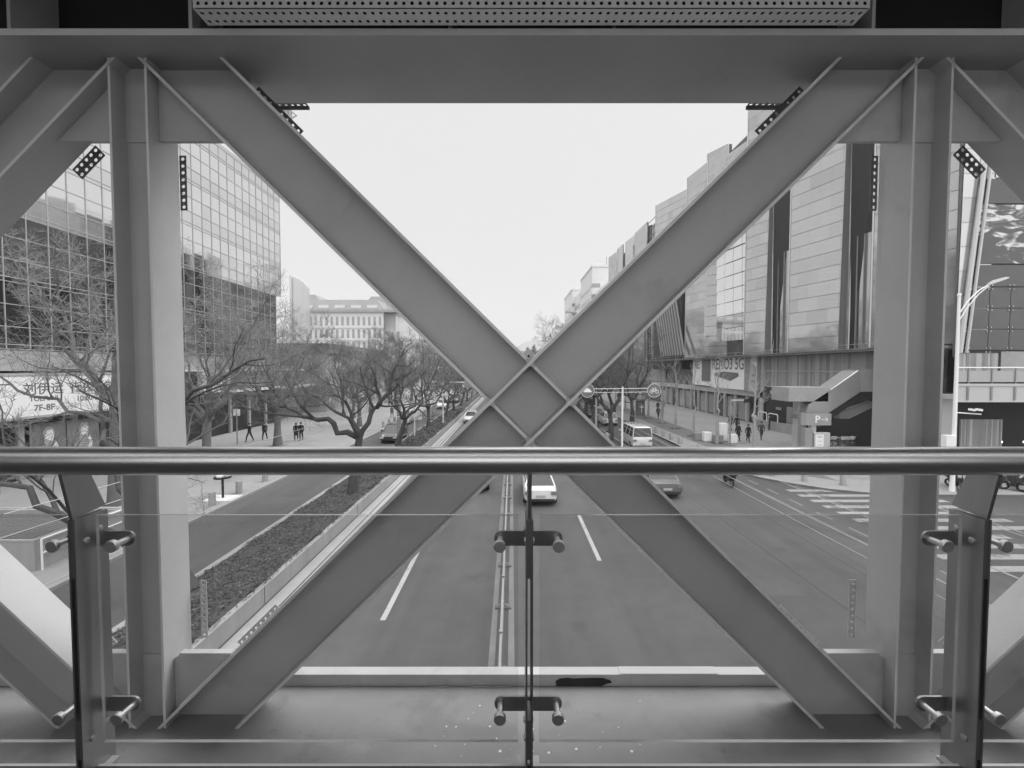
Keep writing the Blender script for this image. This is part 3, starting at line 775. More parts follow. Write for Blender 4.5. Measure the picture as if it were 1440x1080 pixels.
# far tree mass closing the street
fm = MB(); fr = random.Random(70)
for k in range(16000):
    cx = fr.gauss(15, 8); y = fr.uniform(300, 330); top = 21*math.exp(-((cx-15)/15)**2)+3*math.sin(cx*1.3)
    z = fr.uniform(1, max(3, top))
    s_ = fr.uniform(.3,.8); a_ = fr.uniform(0, 3.14)
    fm.add([(cx-s_*math.cos(a_), y, z-s_*math.sin(a_)), (cx+.10, y, z), (cx+s_*math.cos(a_), y, z+s_*math.sin(a_)), (cx-.10, y, z+.1)], [(0,1,2,3)])
tag(fm.build('distant_woods', BARK), 'hazy mass of distant bare trees closing the end of the street', 'distant trees', kind='stuff')

# ------------------------------------------------------------------ left glass office block
XF = -31.0
ob = thing('office_building', 'mirror glass office block with a square mullion grid left of the road', 'building', (XF,26,0))
def at(o, mb, name, m, smooth=False, par=None):
    ob_ = mb.build(name, m, None, smooth); ob_.parent = par or o
    ob_.matrix_parent_inverse = Matrix.Translation((-o.location.x, -o.location.y, -o.location.z)) if par is None else Matrix.Identity(4)
    return ob_
Y0, Y1 = 8.0, 58.6; Z0, Z1 = 8.4, 30.8
mb = MB(); mb.box(XF-26, XF-.30, Y0, Y1-.05, 17.5, Z1-.2); mb.box(XF-26, XF-.3, Y0, Y1-.9, 0.1, 17.5); at(ob, mb, 'wall', BACKING)
mb = MB(); mb.box(XF-26, XF-.02, Y0, Y1-.01, Z1-.2, Z1+.25); at(ob, mb, 'parapet', MULL)
py, pz = 1.33, 1.35
cols = int((Y1-Y0)/py); rws = int(round((Z1-Z0-.2)/pz)); pz = (Z1-Z0-.2)/rws; py = (Y1-Y0)/cols
gr = random.Random(90); panes = []
def pane(mb, x, ya, yb, za, zb, mi, tilt=.0035):
    t = [gr.gauss(0, tilt) for _ in range(3)]
    w, h = (yb-ya)/2, (zb-za)/2
    def dx(sy, sz): return x + t[0]*sy*w + t[1]*sz*h
    mb.add([(dx(-1,-1), ya, za), (dx(1,-1), yb, za), (dx(1,1), yb, zb), (dx(-1,1), ya, zb)], [(0,1,2,3)], mi)
rest = MB(); n100 = 0
lst = []
for j in range(rws):
    for i in range(cols):
        ya, yb = Y0+i*py+.03, Y0+(i+1)*py-.03; za, zb = Z0+j*pz+.03, Z0+(j+1)*pz-.03
        if zb < 17.5 and yb > Y1-.9: continue
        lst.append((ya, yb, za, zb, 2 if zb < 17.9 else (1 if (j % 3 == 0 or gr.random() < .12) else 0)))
# the hundred panes that show largest: near the camera and inside the picture
vis = sorted(lst, key=lambda q: q[0] + abs(q[2]-15)*.6 + (1000 if q[1] < 26.5 else 0) + (40 if 32 < q[0] < 42 else 0))
for q in vis[:100]:
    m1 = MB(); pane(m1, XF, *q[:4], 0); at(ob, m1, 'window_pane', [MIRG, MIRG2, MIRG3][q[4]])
for q in vis[100:]: pane(rest, XF, *q)
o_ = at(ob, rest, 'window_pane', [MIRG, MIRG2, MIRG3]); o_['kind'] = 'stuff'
mb = MB()
for i in range(cols+1):
    y = Y0+i*py; zlo = Z0 if y < Y1-.8 else 17.5
    mb.box(XF-.12, XF+.05, y-.022, y+.022, zlo, Z1-.2)
at(ob, mb, 'mullion', MULL)
mb = MB()
for j in range(rws+1):
    z = Z0+j*pz; yh = Y1 if z > 17.4 else Y1-.9
    mb.box(XF-.12, XF+.045, Y0, yh, z-.022, z+.022)
    if j % 3 == 0: mb.box(XF-.12, XF+.043, Y0, yh, z+.26, z+.31)
at(ob, mb, 'transom', MULL)
mb = MB(); mb.box(XF-26, XF-.25, Y1-.04, Y1, 17.5, Z1-.2); at(ob, mb, 'end_wall', DGLASS)
# podium: picture band, sign fascia, shop front
mb = MB(); mb.box(XF-.25, XF+.3, Y0, 57.5, 7.05, 8.3); at(ob, mb, 'billboard_band', mat('billboard grey', .30, .6, 0, .45, .7))
mb = MB(); mb.box(XF-.2, XF-.1, Y0, 57.5, .12, 4.3)
at(ob, mb, 'shop_front', DARK)
for k in range(14):
    y = 10+3.4*k; mb = MB(); mb.box(XF-.1, XF+.12, y, y+.35, .12, 4.3); at(ob, mb, 'pillar', CONC)
def postr(y0, y1, z0, z1, seed):
    q = random.Random(seed); mb = MB()
    mb.box(XF+.13, XF+.2, y0, y1, z0, z1, 0)
    yc = (y0+y1)/2; w = y1-y0; h = z1-z0
    # a pale head and shoulders picture and a caption row
    def shp(pts, mi, e): mb.add([(XF+.2+e, yc+a_*w, z0+b_*h) for a_, b_ in pts], [tuple(range(len(pts)))], mi)
    shp([(-.34,.1),(.3,.1),(.27,.3),(.14,.44),(.12,.56),(.2,.7),(.12,.88),(-.06,.9),(-.16,.76),(-.12,.58),(-.14,.46),(-.3,.34)], 2, .003)
    shp([(-.08,.58),(.1,.52),(.17,.68),(.1,.82),(-.04,.80),(-.1,.68)], 1, .005)
    shp([(.1,.14),(.2,.14),(.28,.34),(.2,.52),(.13,.46),(.18,.34)], 1, .006)
    for k in range(6):
        a = y0+w*(.05+.155*k); mb.box(XF+.2, XF+.206, a, a+w*q.uniform(.07,.12), z0+.06*h, z0+.06*h+q.uniform(.16,.3), 1)
    at(ob, mb, 'poster', [mat('poster ground', .17, .5, 0, .3, 1.5), SIGNW, mat('poster mid', .32, .5, 0, .3, 3)])
postr(27.6, 29.8, 1.0, 3.6, 1); postr(29.9, 32.2, 1.0, 3.6, 2)
# white sign with writing, grey sign beyond
sg = thing('shop_sign', 'long white shop sign with grey characters and 10:00-24:00 over dark shops', 'sign', (XF+.3,26,4.2))
def S(mb, name, m, par):
    o = mb.build(name, m); o.parent = par; o.matrix_parent_inverse = Matrix.Translation((-par.location.x, -par.location.y, -par.location.z)); return o
S(MB().box(XF+.31, XF+.75, 24.0, 33.6, 4.2, 6.75), 'sign_board', SIGNW, sg)
mb = MB(); mb.box(XF+.31, XF+.80, 24.0, 33.6, 6.75, 6.9); mb.box(XF+.31, XF+.80, 24.0, 33.6, 4.05, 4.2); S(mb, 'frame', MULL, sg)
def stext(par, body, size, y, z, x, bold=0.01, m=INK):
    o = text_obj('lettering', body, size, m, par, (x-par.location.x, y-par.location.y, z-par.location.z), FACE_E, bold=bold); return o
stext(sg, '刘伊运', .82, 28.0, 5.85, XF+.752); stext(sg, 'TOLFUNI', .42, 28.0, 5.25, XF+.752); stext(sg, '7F-8F', .56, 28.0, 4.66, XF+.752)
stext(sg, '街夜食堂', .82, 31.3, 5.85, XF+.752); stext(sg, '10:00-24:00', .52, 31.3, 5.1, XF+.752)
sg2 = thing('shop_sign', 'small white shop sign panel beside the long grey fascia on the office block', 'sign', (XF+.3,42,4.5))
S(MB().box(XF+.31, XF+.75, 42.3, 46.6, 4.75, 6.9), 'sign_board', SIGNW, sg2)
stext(sg2, '出口', .8, 44.0, 5.9, XF+.752)
sg3 = thing('shop_fascia', 'long dark grey fascia with white rims on the office block', 'fascia', (XF+.3,46,4.5))
S(MB().box(XF+.31, XF+.72, 46.62, 68, 4.9, 6.8), 'fascia_board', SIGNG, sg3)
mb = MB(); mb.box(XF+.31, XF+.85, 40.0, 68, 6.91, 7.04); mb.box(XF+.31, XF+.85, 46.62, 68, 4.6, 4.89); S(mb, 'rim', WHITE, sg3)
S(MB().box(XF-8, XF+.3, 58.8, 68, 4.5, 7.0), 'canopy', SIGNG, sg3)
# rooftop sign
rs = thing('rooftop_sign', 'tall pale ribbed sign frame with strokes standing at the office block roof corner', 'sign', (-30,58,31))
mb = MB(); mb.box(-34,-28.6,57.4,57.7,36.4,42.6); S(mb, 'sign_board', CONC, rs)
mb = MB()
for k in range(11): mb.box(-33.8+.47*k,-33.7+.47*k,57.25,57.4,36.6,42.4)
S(mb, 'rib', MID, rs)
mb = MB()
for k, z in enumerate((37.2,38.5,39.8,41.1)):
    mb.obox((-28.3,57.5,z),(1,0,.6),(0,1,0),(-.6,0,1),.45,.05,.07); mb.obox((-28.3,57.5,z+.45),(1,0,-.8),(0,1,0),(.8,0,1),.3,.05,.07)
S(mb, 'stroke', MID, rs)
mb = MB(); mb.box(-33.6,-33.3,57.4,57.7,31.0,36.4); mb.box(-31.6,-31.3,57.4,57.7,31.0,36.4)
mb.tube([(-31.4,57.55,32.5),(-28.9,57.55,36.4)], .12, 6); S(mb, 'support', MID, rs)

# low annex beyond
an = thing('low_annex', 'low dark flat roofed annex between the office block and the hotel', 'building', (-40,75,0))
mb = MB(); mb.box(-62,-30,70,100,.1,9.6); S(mb, 'wall', mat('annex wall', .34, .7, 0, .2, .4), an)
mb = MB(); mb.box(-63,-29,69,101,9.6,11.2); S(mb, 'roof', mat('annex roof', .11, .7, 0, .1, .4), an)
for k in range(8):
    mb = MB(); mb.box(-60+3.8*k,-57.6+3.8*k,69.93,69.99,1,7.6); S(mb, 'window', [SIGNW, FARWIN, FARW][k % 3], an)
for k in range(7):
    mb = MB(); mb.box(-30.0,-29.94,72+4*k,74.6+4*k,.6,4.0); S(mb, 'window', FARWIN, an)
# entrance pavilion with pale pillars near the trees
# blade tower
bt = thing('sign_tower', 'slender pale blade tower with a curved top beside the hotel', 'tower', (-48.5,100,0))
mb = MB()
prof = [(-50.3,0.1),(-46.9,0.1),(-46.9,25.6),(-47.1,26.3),(-47.7,26.9),(-48.6,27.5),(-49.5,27.9),(-50.3,28.1)]
mb.prism_y(prof, 100, 101.2); S(mb, 'blade', mat('blade cladding', .5, .4, .2, .2, .3, streak=True), bt)
mb = MB(); mb.box(-50.8,-50.3,99.7,101.5,.1,28.4); S(mb, 'fin', FARW, bt)
# hotel with mansard roof
ho = thing('hotel_building', 'pale hotel with a grey mansard roof and rows of narrow windows', 'building', (-52,140,0))
mb = MB(); mb.box(-70,-41.2,140,165,.1,25.2); mb.box(-41.2,-37.5,143,165,.1,25.0); mb.box(-37.5,-30.5,141,215,.1,24.2); mb.box(-41.9,-41.2,139.8,140.5,.1,25.2); mb.box(-37.6,-36.9,140.8,141.5,.1,24.4)
S(mb, 'wall', FARW, ho)
mb = MB(); mb.box(-70.3,-37.2,139.3,165,25.2,26.0); mb.box(-37.2,-30,140.4,216,24.2,24.8); S(mb, 'cornice', CONC, ho)
mb = MB()
mb.loft([[(-70.3,139.6,26.0),(-41.0,139.6,26.0),(-41.0,165,26.0),(-70.3,165,26.0)],[(-68.6,141.4,29.4),(-43.6,141.4,29.4),(-43.6,163,29.4),(-68.6,163,29.4)]])
mb.loft([[(-52.5,150,27),(-38,150,27),(-38,170,27),(-52.5,170,27)],[(-49,152,32.2),(-41,152,32.2),(-41,168,32.2),(-49,168,32.2)]])
mb.loft([[(-76,150,26),(-62,150,26),(-62,166,26),(-76,166,26)],[(-73,153,33),(-69,153,33),(-69,163,33),(-73,163,33)]])
mb.loft([[(-41,141.5,25.6),(-30.6,141.5,25.0),(-30.6,215,25.0),(-41,215,25.6)],[(-40,143,28.6),(-32.5,143,27.6),(-32.5,214,27.6),(-40,214,28.6)]])
S(mb, 'roof', ROOFT, ho)
for k in range(5):
    mb = MB(); x = -67.3+5.2*k; mb.box(x,x+3.2,139.9,141.0,26.6,27.5); S(mb, 'dormer', FARW, ho)
for j in range(5):
    for k in range(16):
        x = -68.6+1.72*k
        if (j*16+k) >= 92: continue
        mb = MB(); mb.box(x,x+.78,139.93,139.985,4.8+4.05*j,7.6+4.05*j); w = S(mb, 'window', FARWIN, ho)
mb = MB()
for j in range(5): mb.box(-70,-41.95,139.75,139.99,4.0+4.05*j,4.3+4.05*j)
S(mb, 'band_course', FARW, ho)
mb = MB()
for j in range(5):
    for k in range(20): mb.box(-30.49,-30.42,143+3.4*k,144.5+3.4*k,4.5+3.9*j,7.2+3.9*j)
o_ = S(mb, 'window', FARWIN, ho); o_['kind'] = 'stuff'
# far left row of street buildings
lb = thing('street_block', 'pale low street block beyond the hotel on the left', 'building', (-24,230,0))
mb = MB(); mb.box(-50,-22,226,330,.1,17); S(mb, 'wall', FARW, lb)
for j in range(4):
    mb = MB(); mb.box(-21.99,-21.9,228,328,3+3.6*j,4.8+3.6*j); S(mb, 'window_strip', FARWIN, lb)
# end of street building
eb = thing('end_building', 'pale distant block with a rounded roof at the end of the street', 'building', (18,360,0))
mb = MB(); mb.prism_y([(4,0),(40,0),(40,27),(34,30),(20,31),(10,29),(4,25)], 360, 390); S(mb, 'wall', FARW, eb)
for j in range(5):
    mb = MB(); mb.box(5,38,359.9,359.98,4+4*j,5.6+4*j); S(mb, 'window_strip', FARWIN, eb)

# ------------------------------------------------------------------ mall on the right
ml = thing('shopping_mall', 'pale shopping mall clad in folded glazed panels with dark slanted slots', 'building', (31,30,0))
# bays: (near x, near y, far x, far y, top near z, top far z) from the near end away
ZP = 9.0
bays = [(32.4,31.6,30.6,37.2,41,41),(32.2,41.6,30.3,47.8,41,41),(32.2,53.8,30.6,57.4,41.2,40.6),(32.0,70.2,30.4,76.4,40.8,40.2),(31.9,78.0,30.4,93.0,39.4,41.6),(32.0,103.2,30.4,108.4,41.8,40.6),(31.9,115.6,30.4,117.4,42.2,41.0),(31.9,124.6,30.4,126.6,42.6,41.6),(31.9,134.5,30.4,137.5,43.0,42.0)]
mr_ = random.Random(101)
mb = MB(); mb.box(33.6,75,31.2,136,ZP,40.5); mb.box(36,75,34.4,136,.1,ZP); S(mb, 'wall', BACKING, ml)
def bay(i, b, ZP=ZP):
    xn, yn, xf, yf, zn, zf = b
    L = math.hypot(xf-xn, yf-yn); u = Vector((xf-xn, yf-yn, 0))/L; nrm = Vector((-u.y, u.x, 0))
    if nrm.x > 0: nrm = -nrm
    lean = {1:.15, 2:2.6, 3:.25}.get(i, -.35 if i % 2 else .25) if ZP < 10 else 0
    def P(s, z):                      # slanted near edge: s measured with a lean
        f = (z-ZP)/(41-ZP); base = Vector((xn, yn, z)) + u*(s*L)
        return base - u*(lean*f*(1-s)*1.6)
    mb = MB(); rows_ = 23; cols_ = max(3, int(L/1.75))
    for j in range(rows_):
        t0, t1 = j/rows_, (j+1)/rows_
        offc = .5 if j % 2 else 0
        cuts = [0]+sorted(set([(k+offc)/cols_ for k in range(0, cols_+1) if 0.02 < (k+offc)/cols_ < .98]))+[1]
        for c0, c1 in zip(cuts[:-1], cuts[1:]):
            g = .012
            def Q(s, t):
                top = zn+(zf-zn)*s
                return P(s, ZP+(top-ZP)*t)
            e = nrm*mr_.uniform(0,.0)
            k0, k1 = c0+g/L*.5, c1-g/L*.5; a0, a1 = t0+.0007, t1-.0007
            tw = mr_.gauss(0,.004)
            vs = [Q(k0,a0), Q(k1,a0)+nrm*tw, Q(k1,a1), Q(k0,a1)-nrm*tw]
            mb.add(vs, [(0,1,2,3)], mr_.choices([0,1,2],[6,3,1])[0])
    S(mb, 'cladding_bay', PANEL, ml)
    mb = MB()
    q = [Vector((xn,yn,ZP-.02)), Vector((xf,yf,ZP-.02))]
    top_n, top_f = P(0,zn), P(1,zf); dn = -nrm*.5; e = -nrm*.03
    A = [P(0,ZP)+e, P(1,ZP)+e, P(1,zf)+e, P(0,zn)+e]; B = [v+dn for v in A]
    mb.loft([A, B]); S(mb, 'bay_backing', BACKING, ml)
    # pale edge fin on the near edge
    mb = MB(); mb.tube([P(0,ZP)+nrm*.02, P(0,zn)+nrm*.02], .07, 4); mb.tube([P(1,ZP)+nrm*.02, P(1,zf)+nrm*.02], .07, 4); S(mb, 'edge_trim', LIGHTM, ml)
for i, b in enumerate(bays): bay(i, b)
bay(3, (32.6,58.6,31.2,64.5,38.4,38.2), 27.5); bay(2, (31.9,65.0,30.9,69.6,40.2,40.0), 24.0)
# slots between the bays: striped glazing on the near half, dark wedge painting recess shade on the far half
for i in range(len(bays)-1):
    a, b = bays[i], bays[i+1]
    y0, y1 = a[3], b[1]; zt = min(a[5], b[4])
    mb = MB(); mb.box(33.0, 33.6, y0-.8, y1+.8, ZP, zt-.8); S(mb, 'slot_wall', DGLASS2, ml)
    mb = MB(); mb.add([(31.4,y1+.3,ZP),(33.0,y1+.1,ZP),(33.0,y1+.1,zt-1),(31.8,y1+.25,zt-1)], [(0,1,2,3)]); S(mb, 'slot_return', PANEL[2], ml)
    mb = MB(); mb.add([(32.2,y1+.02,ZP+.1),(32.6,y1-.9,ZP+.1),(32.6,y0+.2 if i < 2 else y1-1.2,zt-1),(31.9,y1+.0,zt-1)], [(0,1,2,3)]); S(mb, 'slot_shade', DARK, ml)
    if i in (0, 1, 3, 4):
        w = y1-y0; zz = (19.5 if i == 0 else 21.0 if i == 1 else 40)
        mb = MB(); mb.box(32.35, 32.45, y0-.6, y0+w*.80, ZP, zz); S(mb, 'slot_window', PANEL[2], ml)
        mb = MB()
        for k in range(6):
            yy = y0-.4+w*1.1*k/6; mb.box(32.2,32.35,yy,yy+.10,ZP,zz)
        S(mb, 'slot_mullion', MID, ml)
    if i == 4:
        mb = MB()
        for j in range(20): mb.box(32.21,32.34,y0-.2,y1+.1,ZP+1.7*j,ZP+1.7*j+.1)
        S(mb, 'slot_transom', MID, ml)
# louvred slanted screen further along
mb = MB()
for k in range(10):
    mb.obox((29.6,77.5+1.25*k,16.0),(0,.42,1),(1,0,0),(0,1,-.42),7.0,.08,.24)
S(mb, 'slanted_louvre', MID, ml)
mb = MB(); mb.box(29.9,30.3,77,92,ZP-2,24); S(mb, 'louvre_backing', DARK, ml)
# glazed pocket between bay three and four
mb = MB()
for r_ in range(9):
    for c_ in range(4):
        y = 59.2+1.9*c_; z = 11.2+1.9*r_; xo = 32.6-.30*c_-.04*r_
        mb.add([(xo,y+.04,z+.04),(xo-.3,y+1.86,z+.04),(xo-.3+.02*r_,y+1.86,z+1.86),(xo+.02*r_,y+.04,z+1.86)], [(0,1,2,3)])
S(mb, 'pocket_glazing', MIRG, ml)
mb = MB()
for r_ in range(20):
    z = ZP+.1+1.6*r_; mb.add([(30.8,69.8,z),(32.9,66.6,z),(32.9-.02*r_,66.6,z+1.54),(30.8,69.8,z+1.54)], [(0,1,2,3)])
S(mb, 'pocket_return', PANEL[2], ml)
# ledge line at the base of the panels, slatted band below
mb = MB(); mb.box(29.6,33.5,31.5,136,ZP-.35,ZP-.12); mb.box(29.4,29.6,31.5,136,ZP-.16,ZP-.10); mb.box(29.5,29.56,31.5,136,ZP+.25,ZP+.30)
for k in range(30): mb.box(29.5,29.55,33+3.5*k,33.06+3.5*k,ZP-.12,ZP+.25)
S(mb, 'ledge', MID, ml)
def slats(x0, x1, y0, y1, z0, z1, name, frontal=False, step=.16):
    q = random.Random(int(y0*7)); mb = MB()
    if frontal:
        x = x0
        while x < x1:
            w = q.uniform(.08,.3); e = q.uniform(0,.03); mb.box(x, min(x+w, x1), y0-e, y1, z0, z1, q.randrange(3)); x += w+.012
    else:
        y = y0
        while y < y1:
            w = q.uniform(.1,.42); e = q.uniform(0,.03); mb.box(x0-e, x1, y, min(y+w, y1), z0, z1, q.randrange(3)); y += w+.012
    return S(mb, name, SLAT, ml)
slats(31.0,31.2,36.6,53.2,5.1,6.85,'slat_wall'); slats(31.0,31.2,36.6,53.2,6.95,8.6,'slat_wall')
mb = MB(); mb.box(30.9,31.2,36.6,53.2,6.85,6.95); mb.box(30.9,31.2,36.6,53.2,5.0,5.1); S(mb, 'slat_rail', LIGHTM, ml)
slats(31.0,31.2,88,136,4.5,8.6,'slat_wall')
mb = MB(); mb.box(31.3,31.6,31.5,136,.12,8.6); S(mb, 'ground_floor_wall', mat('shop glazing dark', .05, .15, .2, .5, .4), ml)
for k in range(12):
    y = 54.0+3.0*k
    mb = MB(); mb.box(31.0,31.3,y,y+.5,.12,5); S(mb, 'pillar', CONCL, ml)
    mb = MB(); mb.box(31.22,31.29,y+.7,y+2.7,.3,3.2); S(mb, 'shop_window', [DGLASS, FARWIN, PANEL[2]][k % 3], ml)
mb = MB(); mb.box(30.85,31.3,53.2,96,3.6,4.3); S(mb, 'shop_lintel', LIGHTM, ml)
mb = MB(); mb.box(30.85,31.0,53.25,53.9,.12,8.6); S(mb, 'pillar', LIGHTM, ml)
# dark shop unit with sign lettering
mb = MB(); mb.box(30.9,31.0,44.2,52.6,.12,4.95); S(mb, 'shop_unit', BLACK, ml)
for k, (a, b_, c, d, m_) in enumerate([(46.0,47.0,.9,2.9,PANEL[2]),(47.6,48.6,.9,2.9,MID),(49.6,50.6,2.4,2.7,MID),(45.0,46.0,3.0,3.3,MID)]):
    mb = MB(); mb.box(30.86,30.895,a,b_,c,d); S(mb, 'display_window', m_, ml)
text_obj('lettering', "VICTORIA'S S", .62, INKL, ml, (30.88-31, 50.0-30, 4.35), FACE_W, bold=.012)
# banners
bn = thing('hanging_banner', 'white banner reading RENO3 5G on the mall wall', 'banner', (30.7,60,4))
S(MB().box(30.5,30.8,57.0,66.4,4.35,8.75), 'banner_face', SIGNW, bn)
t_ = text_obj('lettering', 'RENO3 5G', 1.9, INK, bn, (30.49-30.7, 61.6-60, 7.75-4), FACE_W, bold=.02); t_.scale = (1.02,1.2,1)
mb = MB(); mb.prism_x([(58.3,6.2),(60.6,5.5),(65.0,6.1),(65.2,6.5),(62.4,6.75),(58.6,6.6)], 30.42, 30.5); S(mb, 'phone_picture', SIGNG, bn)
bn2 = thing('hanging_banner', 'grey two tone banner beside the white RENO3 5G banner on the mall', 'banner', (30.7,55,4))
S(MB().box(30.5,30.8,53.9,56.85,4.2,8.75), 'banner_face', mat('banner grey', .22, .6, 0, .25, .5), bn2)
mb = MB(); mb.prism_x([(53.95,4.25),(55.9,4.25),(55.3,8.7),(53.95,8.7)], 30.45, 30.5); S(mb, 'pale_half', mat('banner pale', .36, .6, 0, .1, .5), bn2)
mb = MB()
for k in range(9): mb.tube([(30.44,54.5+.25*math.cos(.7*k+j_*.35)*(1+.3*(k%2)),7.2+.5*math.sin(.7*k+j_*.35)) for j_ in range(3)], .04, 4)
mb.box(30.43,30.45,54.1,55.0,6.2,6.5); mb.box(30.43,30.45,54.1,55.2,5.5,5.7); S(mb, 'emblem', MID, bn2)
bn3 = thing('hanging_banner', 'white and grey banner farthest along the mall wall, cut by a tree', 'banner', (30.7,69,4))
S(MB().box(30.5,30.8,66.6,73.2,4.5,8.75), 'banner_face', SIGNW, bn3)
S(MB().box(30.42,30.5,66.7,69.6,5.2,8.6), 'dark_picture', SIGNG, bn3)
text_obj('lettering', 'RE', 1.9, INK, bn3, (30.49-30.7, 71.6-69, 7.75-4), FACE_W, bold=.02)

# near end wall of the mall (faces the bridge)
mb = MB()
for j in range(19):
    for k in range(2):
        x = 31.6+1.15*k; z = ZP+1.7*j
        mb.add([(x+.02+.05*j*.4,31.0,z+.015),(x+1.13+.05*j*.4,31.0,z+.015),(x+1.13+.05*(j+1)*.4,31.0,z+1.685),(x+.02+.05*(j+1)*.4,31.0,z+1.685)], [(0,1,2,3)], (j+k) % 3)
for j in range(13):
    for k in range(9):
        x = 33.9+2.2*k; z = 20.6+1.6*j
        mb.add([(x+.02,31.0,z+.015),(x+2.18,31.0,z+.015),(x+2.18,31.0,z+1.585),(x+.02,31.0,z+1.585)], [(0,1,2,3)], (j*k) % 3)
S(mb, 'end_cladding', PANEL, ml)
mb = MB(); mb.box(31.6,75,31.06,31.18,ZP-1,41); S(mb, 'end_backing', BACKING, ml)
mb = MB()
def mottled():  # noise blotches, pale on dark, paler towards the top
    m = mat('mottled window panel', .10, .15, .0, .0); nt = m.node_tree; b = nt.nodes['Principled BSDF']
    tc = nt.nodes.new('ShaderNodeTexCoord'); mp = nt.nodes.new('ShaderNodeMapping'); mp.inputs['Scale'].default_value = (.55,1,1.5); nt.links.new(tc.outputs['Object'], mp.inputs['Vector'])
    n = nt.nodes.new('ShaderNodeTexNoise'); n.inputs['Scale'].default_value = 1.1; n.inputs['Detail'].default_value = 6; n.inputs['Distortion'].default_value = 1.4; nt.links.new(mp.outputs['Vector'], n.inputs['Vector'])
    sz = nt.nodes.new('ShaderNodeSeparateXYZ'); nt.links.new(tc.outputs['Object'], sz.inputs[0])
    gz = nt.nodes.new('ShaderNodeMapRange'); gz.inputs['From Min'].default_value = 15.5; gz.inputs['From Max'].default_value = 18.6; gz.inputs['To Min'].default_value = -.06; gz.inputs['To Max'].default_value = .07
    nt.links.new(sz.outputs['Z'], gz.inputs['Value'])
    ad = nt.nodes.new('ShaderNodeMath'); ad.operation = 'ADD'; nt.links.new(n.outputs['Fac'], ad.inputs[0]); nt.links.new(gz.outputs[0], ad.inputs[1])
    cr = nt.nodes.new('ShaderNodeValToRGB'); e = cr.color_ramp.elements; e[0].position = .50; e[0].color = (.07,.07,.07,1); e[1].position = .62; e[1].color = (.62,.62,.62,1)
    k = e.new(.56); k.color = (.2,.2,.2,1)
    nt.links.new(ad.outputs[0], cr.inputs[0]); nt.links.new(cr.outputs[0], b.inputs['Base Color']); return m
gl_rows = [(18.8,20.5,DGLASS2),(14.6,18.7,mottled()),(13.0,14.5,DGLASS2)]
for z0, z1, m_ in gl_rows:
    m1 = MB(); sh = (z0-9)*.07; m1.add([(32.2+sh,30.93,z0),(60,30.93,z0),(60,30.93,z1),(32.2+(z1-9)*.07,30.93,z1)], [(0,1,2,3)]); S(m1, 'end_window', m_, ml)
mb = MB()
for k in range(14):
    for j in range(3):
        x = 32.3+1.5*k; z = 8.5+1.48*j
        mb.add([(x+.02,30.9+gr.gauss(0,.004),z+.02),(x+1.48,30.9+gr.gauss(0,.004),z+.02),(x+1.48,30.9,z+1.46),(x+.02,30.9,z+1.46)], [(0,1,2,3)])
S(mb, 'spider_glazing', DGLASS2, ml)
mb = MB()
for k in range(14):
    for j in range(4):
        for (ax, az) in ((-.14,-.14),(.14,-.14),(.14,.14),(-.14,.14)):
            mb.cyl((32.3+1.5*k+ax,30.88,8.5+1.48*j+az),(32.3+1.5*k+ax,30.84,8.5+1.48*j+az),.035,8)
S(mb, 'glazing_bolt', CHROME2, ml)
mb = MB(); mb.tube([(31.75,30.8,8.3),(33.0,30.8,21.5)], .14, 6); mb.tube([(32.25,30.85,8.3),(33.5,30.85,21.5)], .10, 6); S(mb, 'leaning_mast', LIGHTM, ml)
slats(31.6,34.6,30.9,31.0,6.7,8.3,'slat_wall',True)
mb = MB(); mb.box(34.7,60,30.9,31.0,6.6,8.4); S(mb, 'end_wall', CONCL, ml)
mb = MB(); mb.box(31.4,34.75,30.86,30.92,8.3,8.42); mb.box(34.62,34.74,30.86,30.92,6.6,8.3); S(mb, 'dark_frame', BLACK, ml)
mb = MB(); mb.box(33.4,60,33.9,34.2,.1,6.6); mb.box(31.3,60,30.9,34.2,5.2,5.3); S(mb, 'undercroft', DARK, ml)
slats(31.7,34.6,30.5,30.6,.12,3.6,'slat_door',True)
mb = MB(); mb.box(30.3,31.2,30.6,31.2,.12,5.2); S(mb, 'pillar', LIGHTM, ml)
lamp_m = emit_mat('undercroft lamp', 6)
for x in (34.75,36.3,38):
    mb = MB(); mb.sphere((x,32.0,1.75),.07,10,6); S(mb, 'undercroft_lamp', lamp_m, ml)

# elevated walkway in front of the end wall
wk = thing('elevated_walkway', 'pale elevated walkway with panelled sides running along the mall end wall', 'walkway', (30,28.6,5))
mb = MB(); mb.box(29.3,60,28.6,30.7,5.15,5.4); S(mb, 'deck', LIGHTM, wk)
mb = MB(); mb.box(29.3,60,28.5,28.6,5.05,6.05); mb.box(29.25,60,28.42,28.62,6.05,6.2); mb.box(29.25,60,28.44,28.6,4.98,5.05); S(mb, 'girder', LIGHTM, wk)
mb = MB(); mb.box(29.3,60,28.52,28.56,6.3,7.05); S(mb, 'parapet_panel', mat('frosted panel', .36, .25, .2, .06, 1), wk)
for k in range(10):
    x = 29.9+1.55*k
    m1 = MB(); m1.box(x,x+.12,28.44,28.5,5.1,5.98); S(m1, 'web_stiffener', MID, wk)
    m1 = MB(); m1.box(x+.05,x+.11,28.46,28.51,6.2,7.2); S(m1, 'rail_post', MID, wk)
mb = MB(); mb.tube([(29.2,28.48,7.25),(60,28.48,7.25)], .045, 8); S(mb, 'handrail', WHITE, wk)

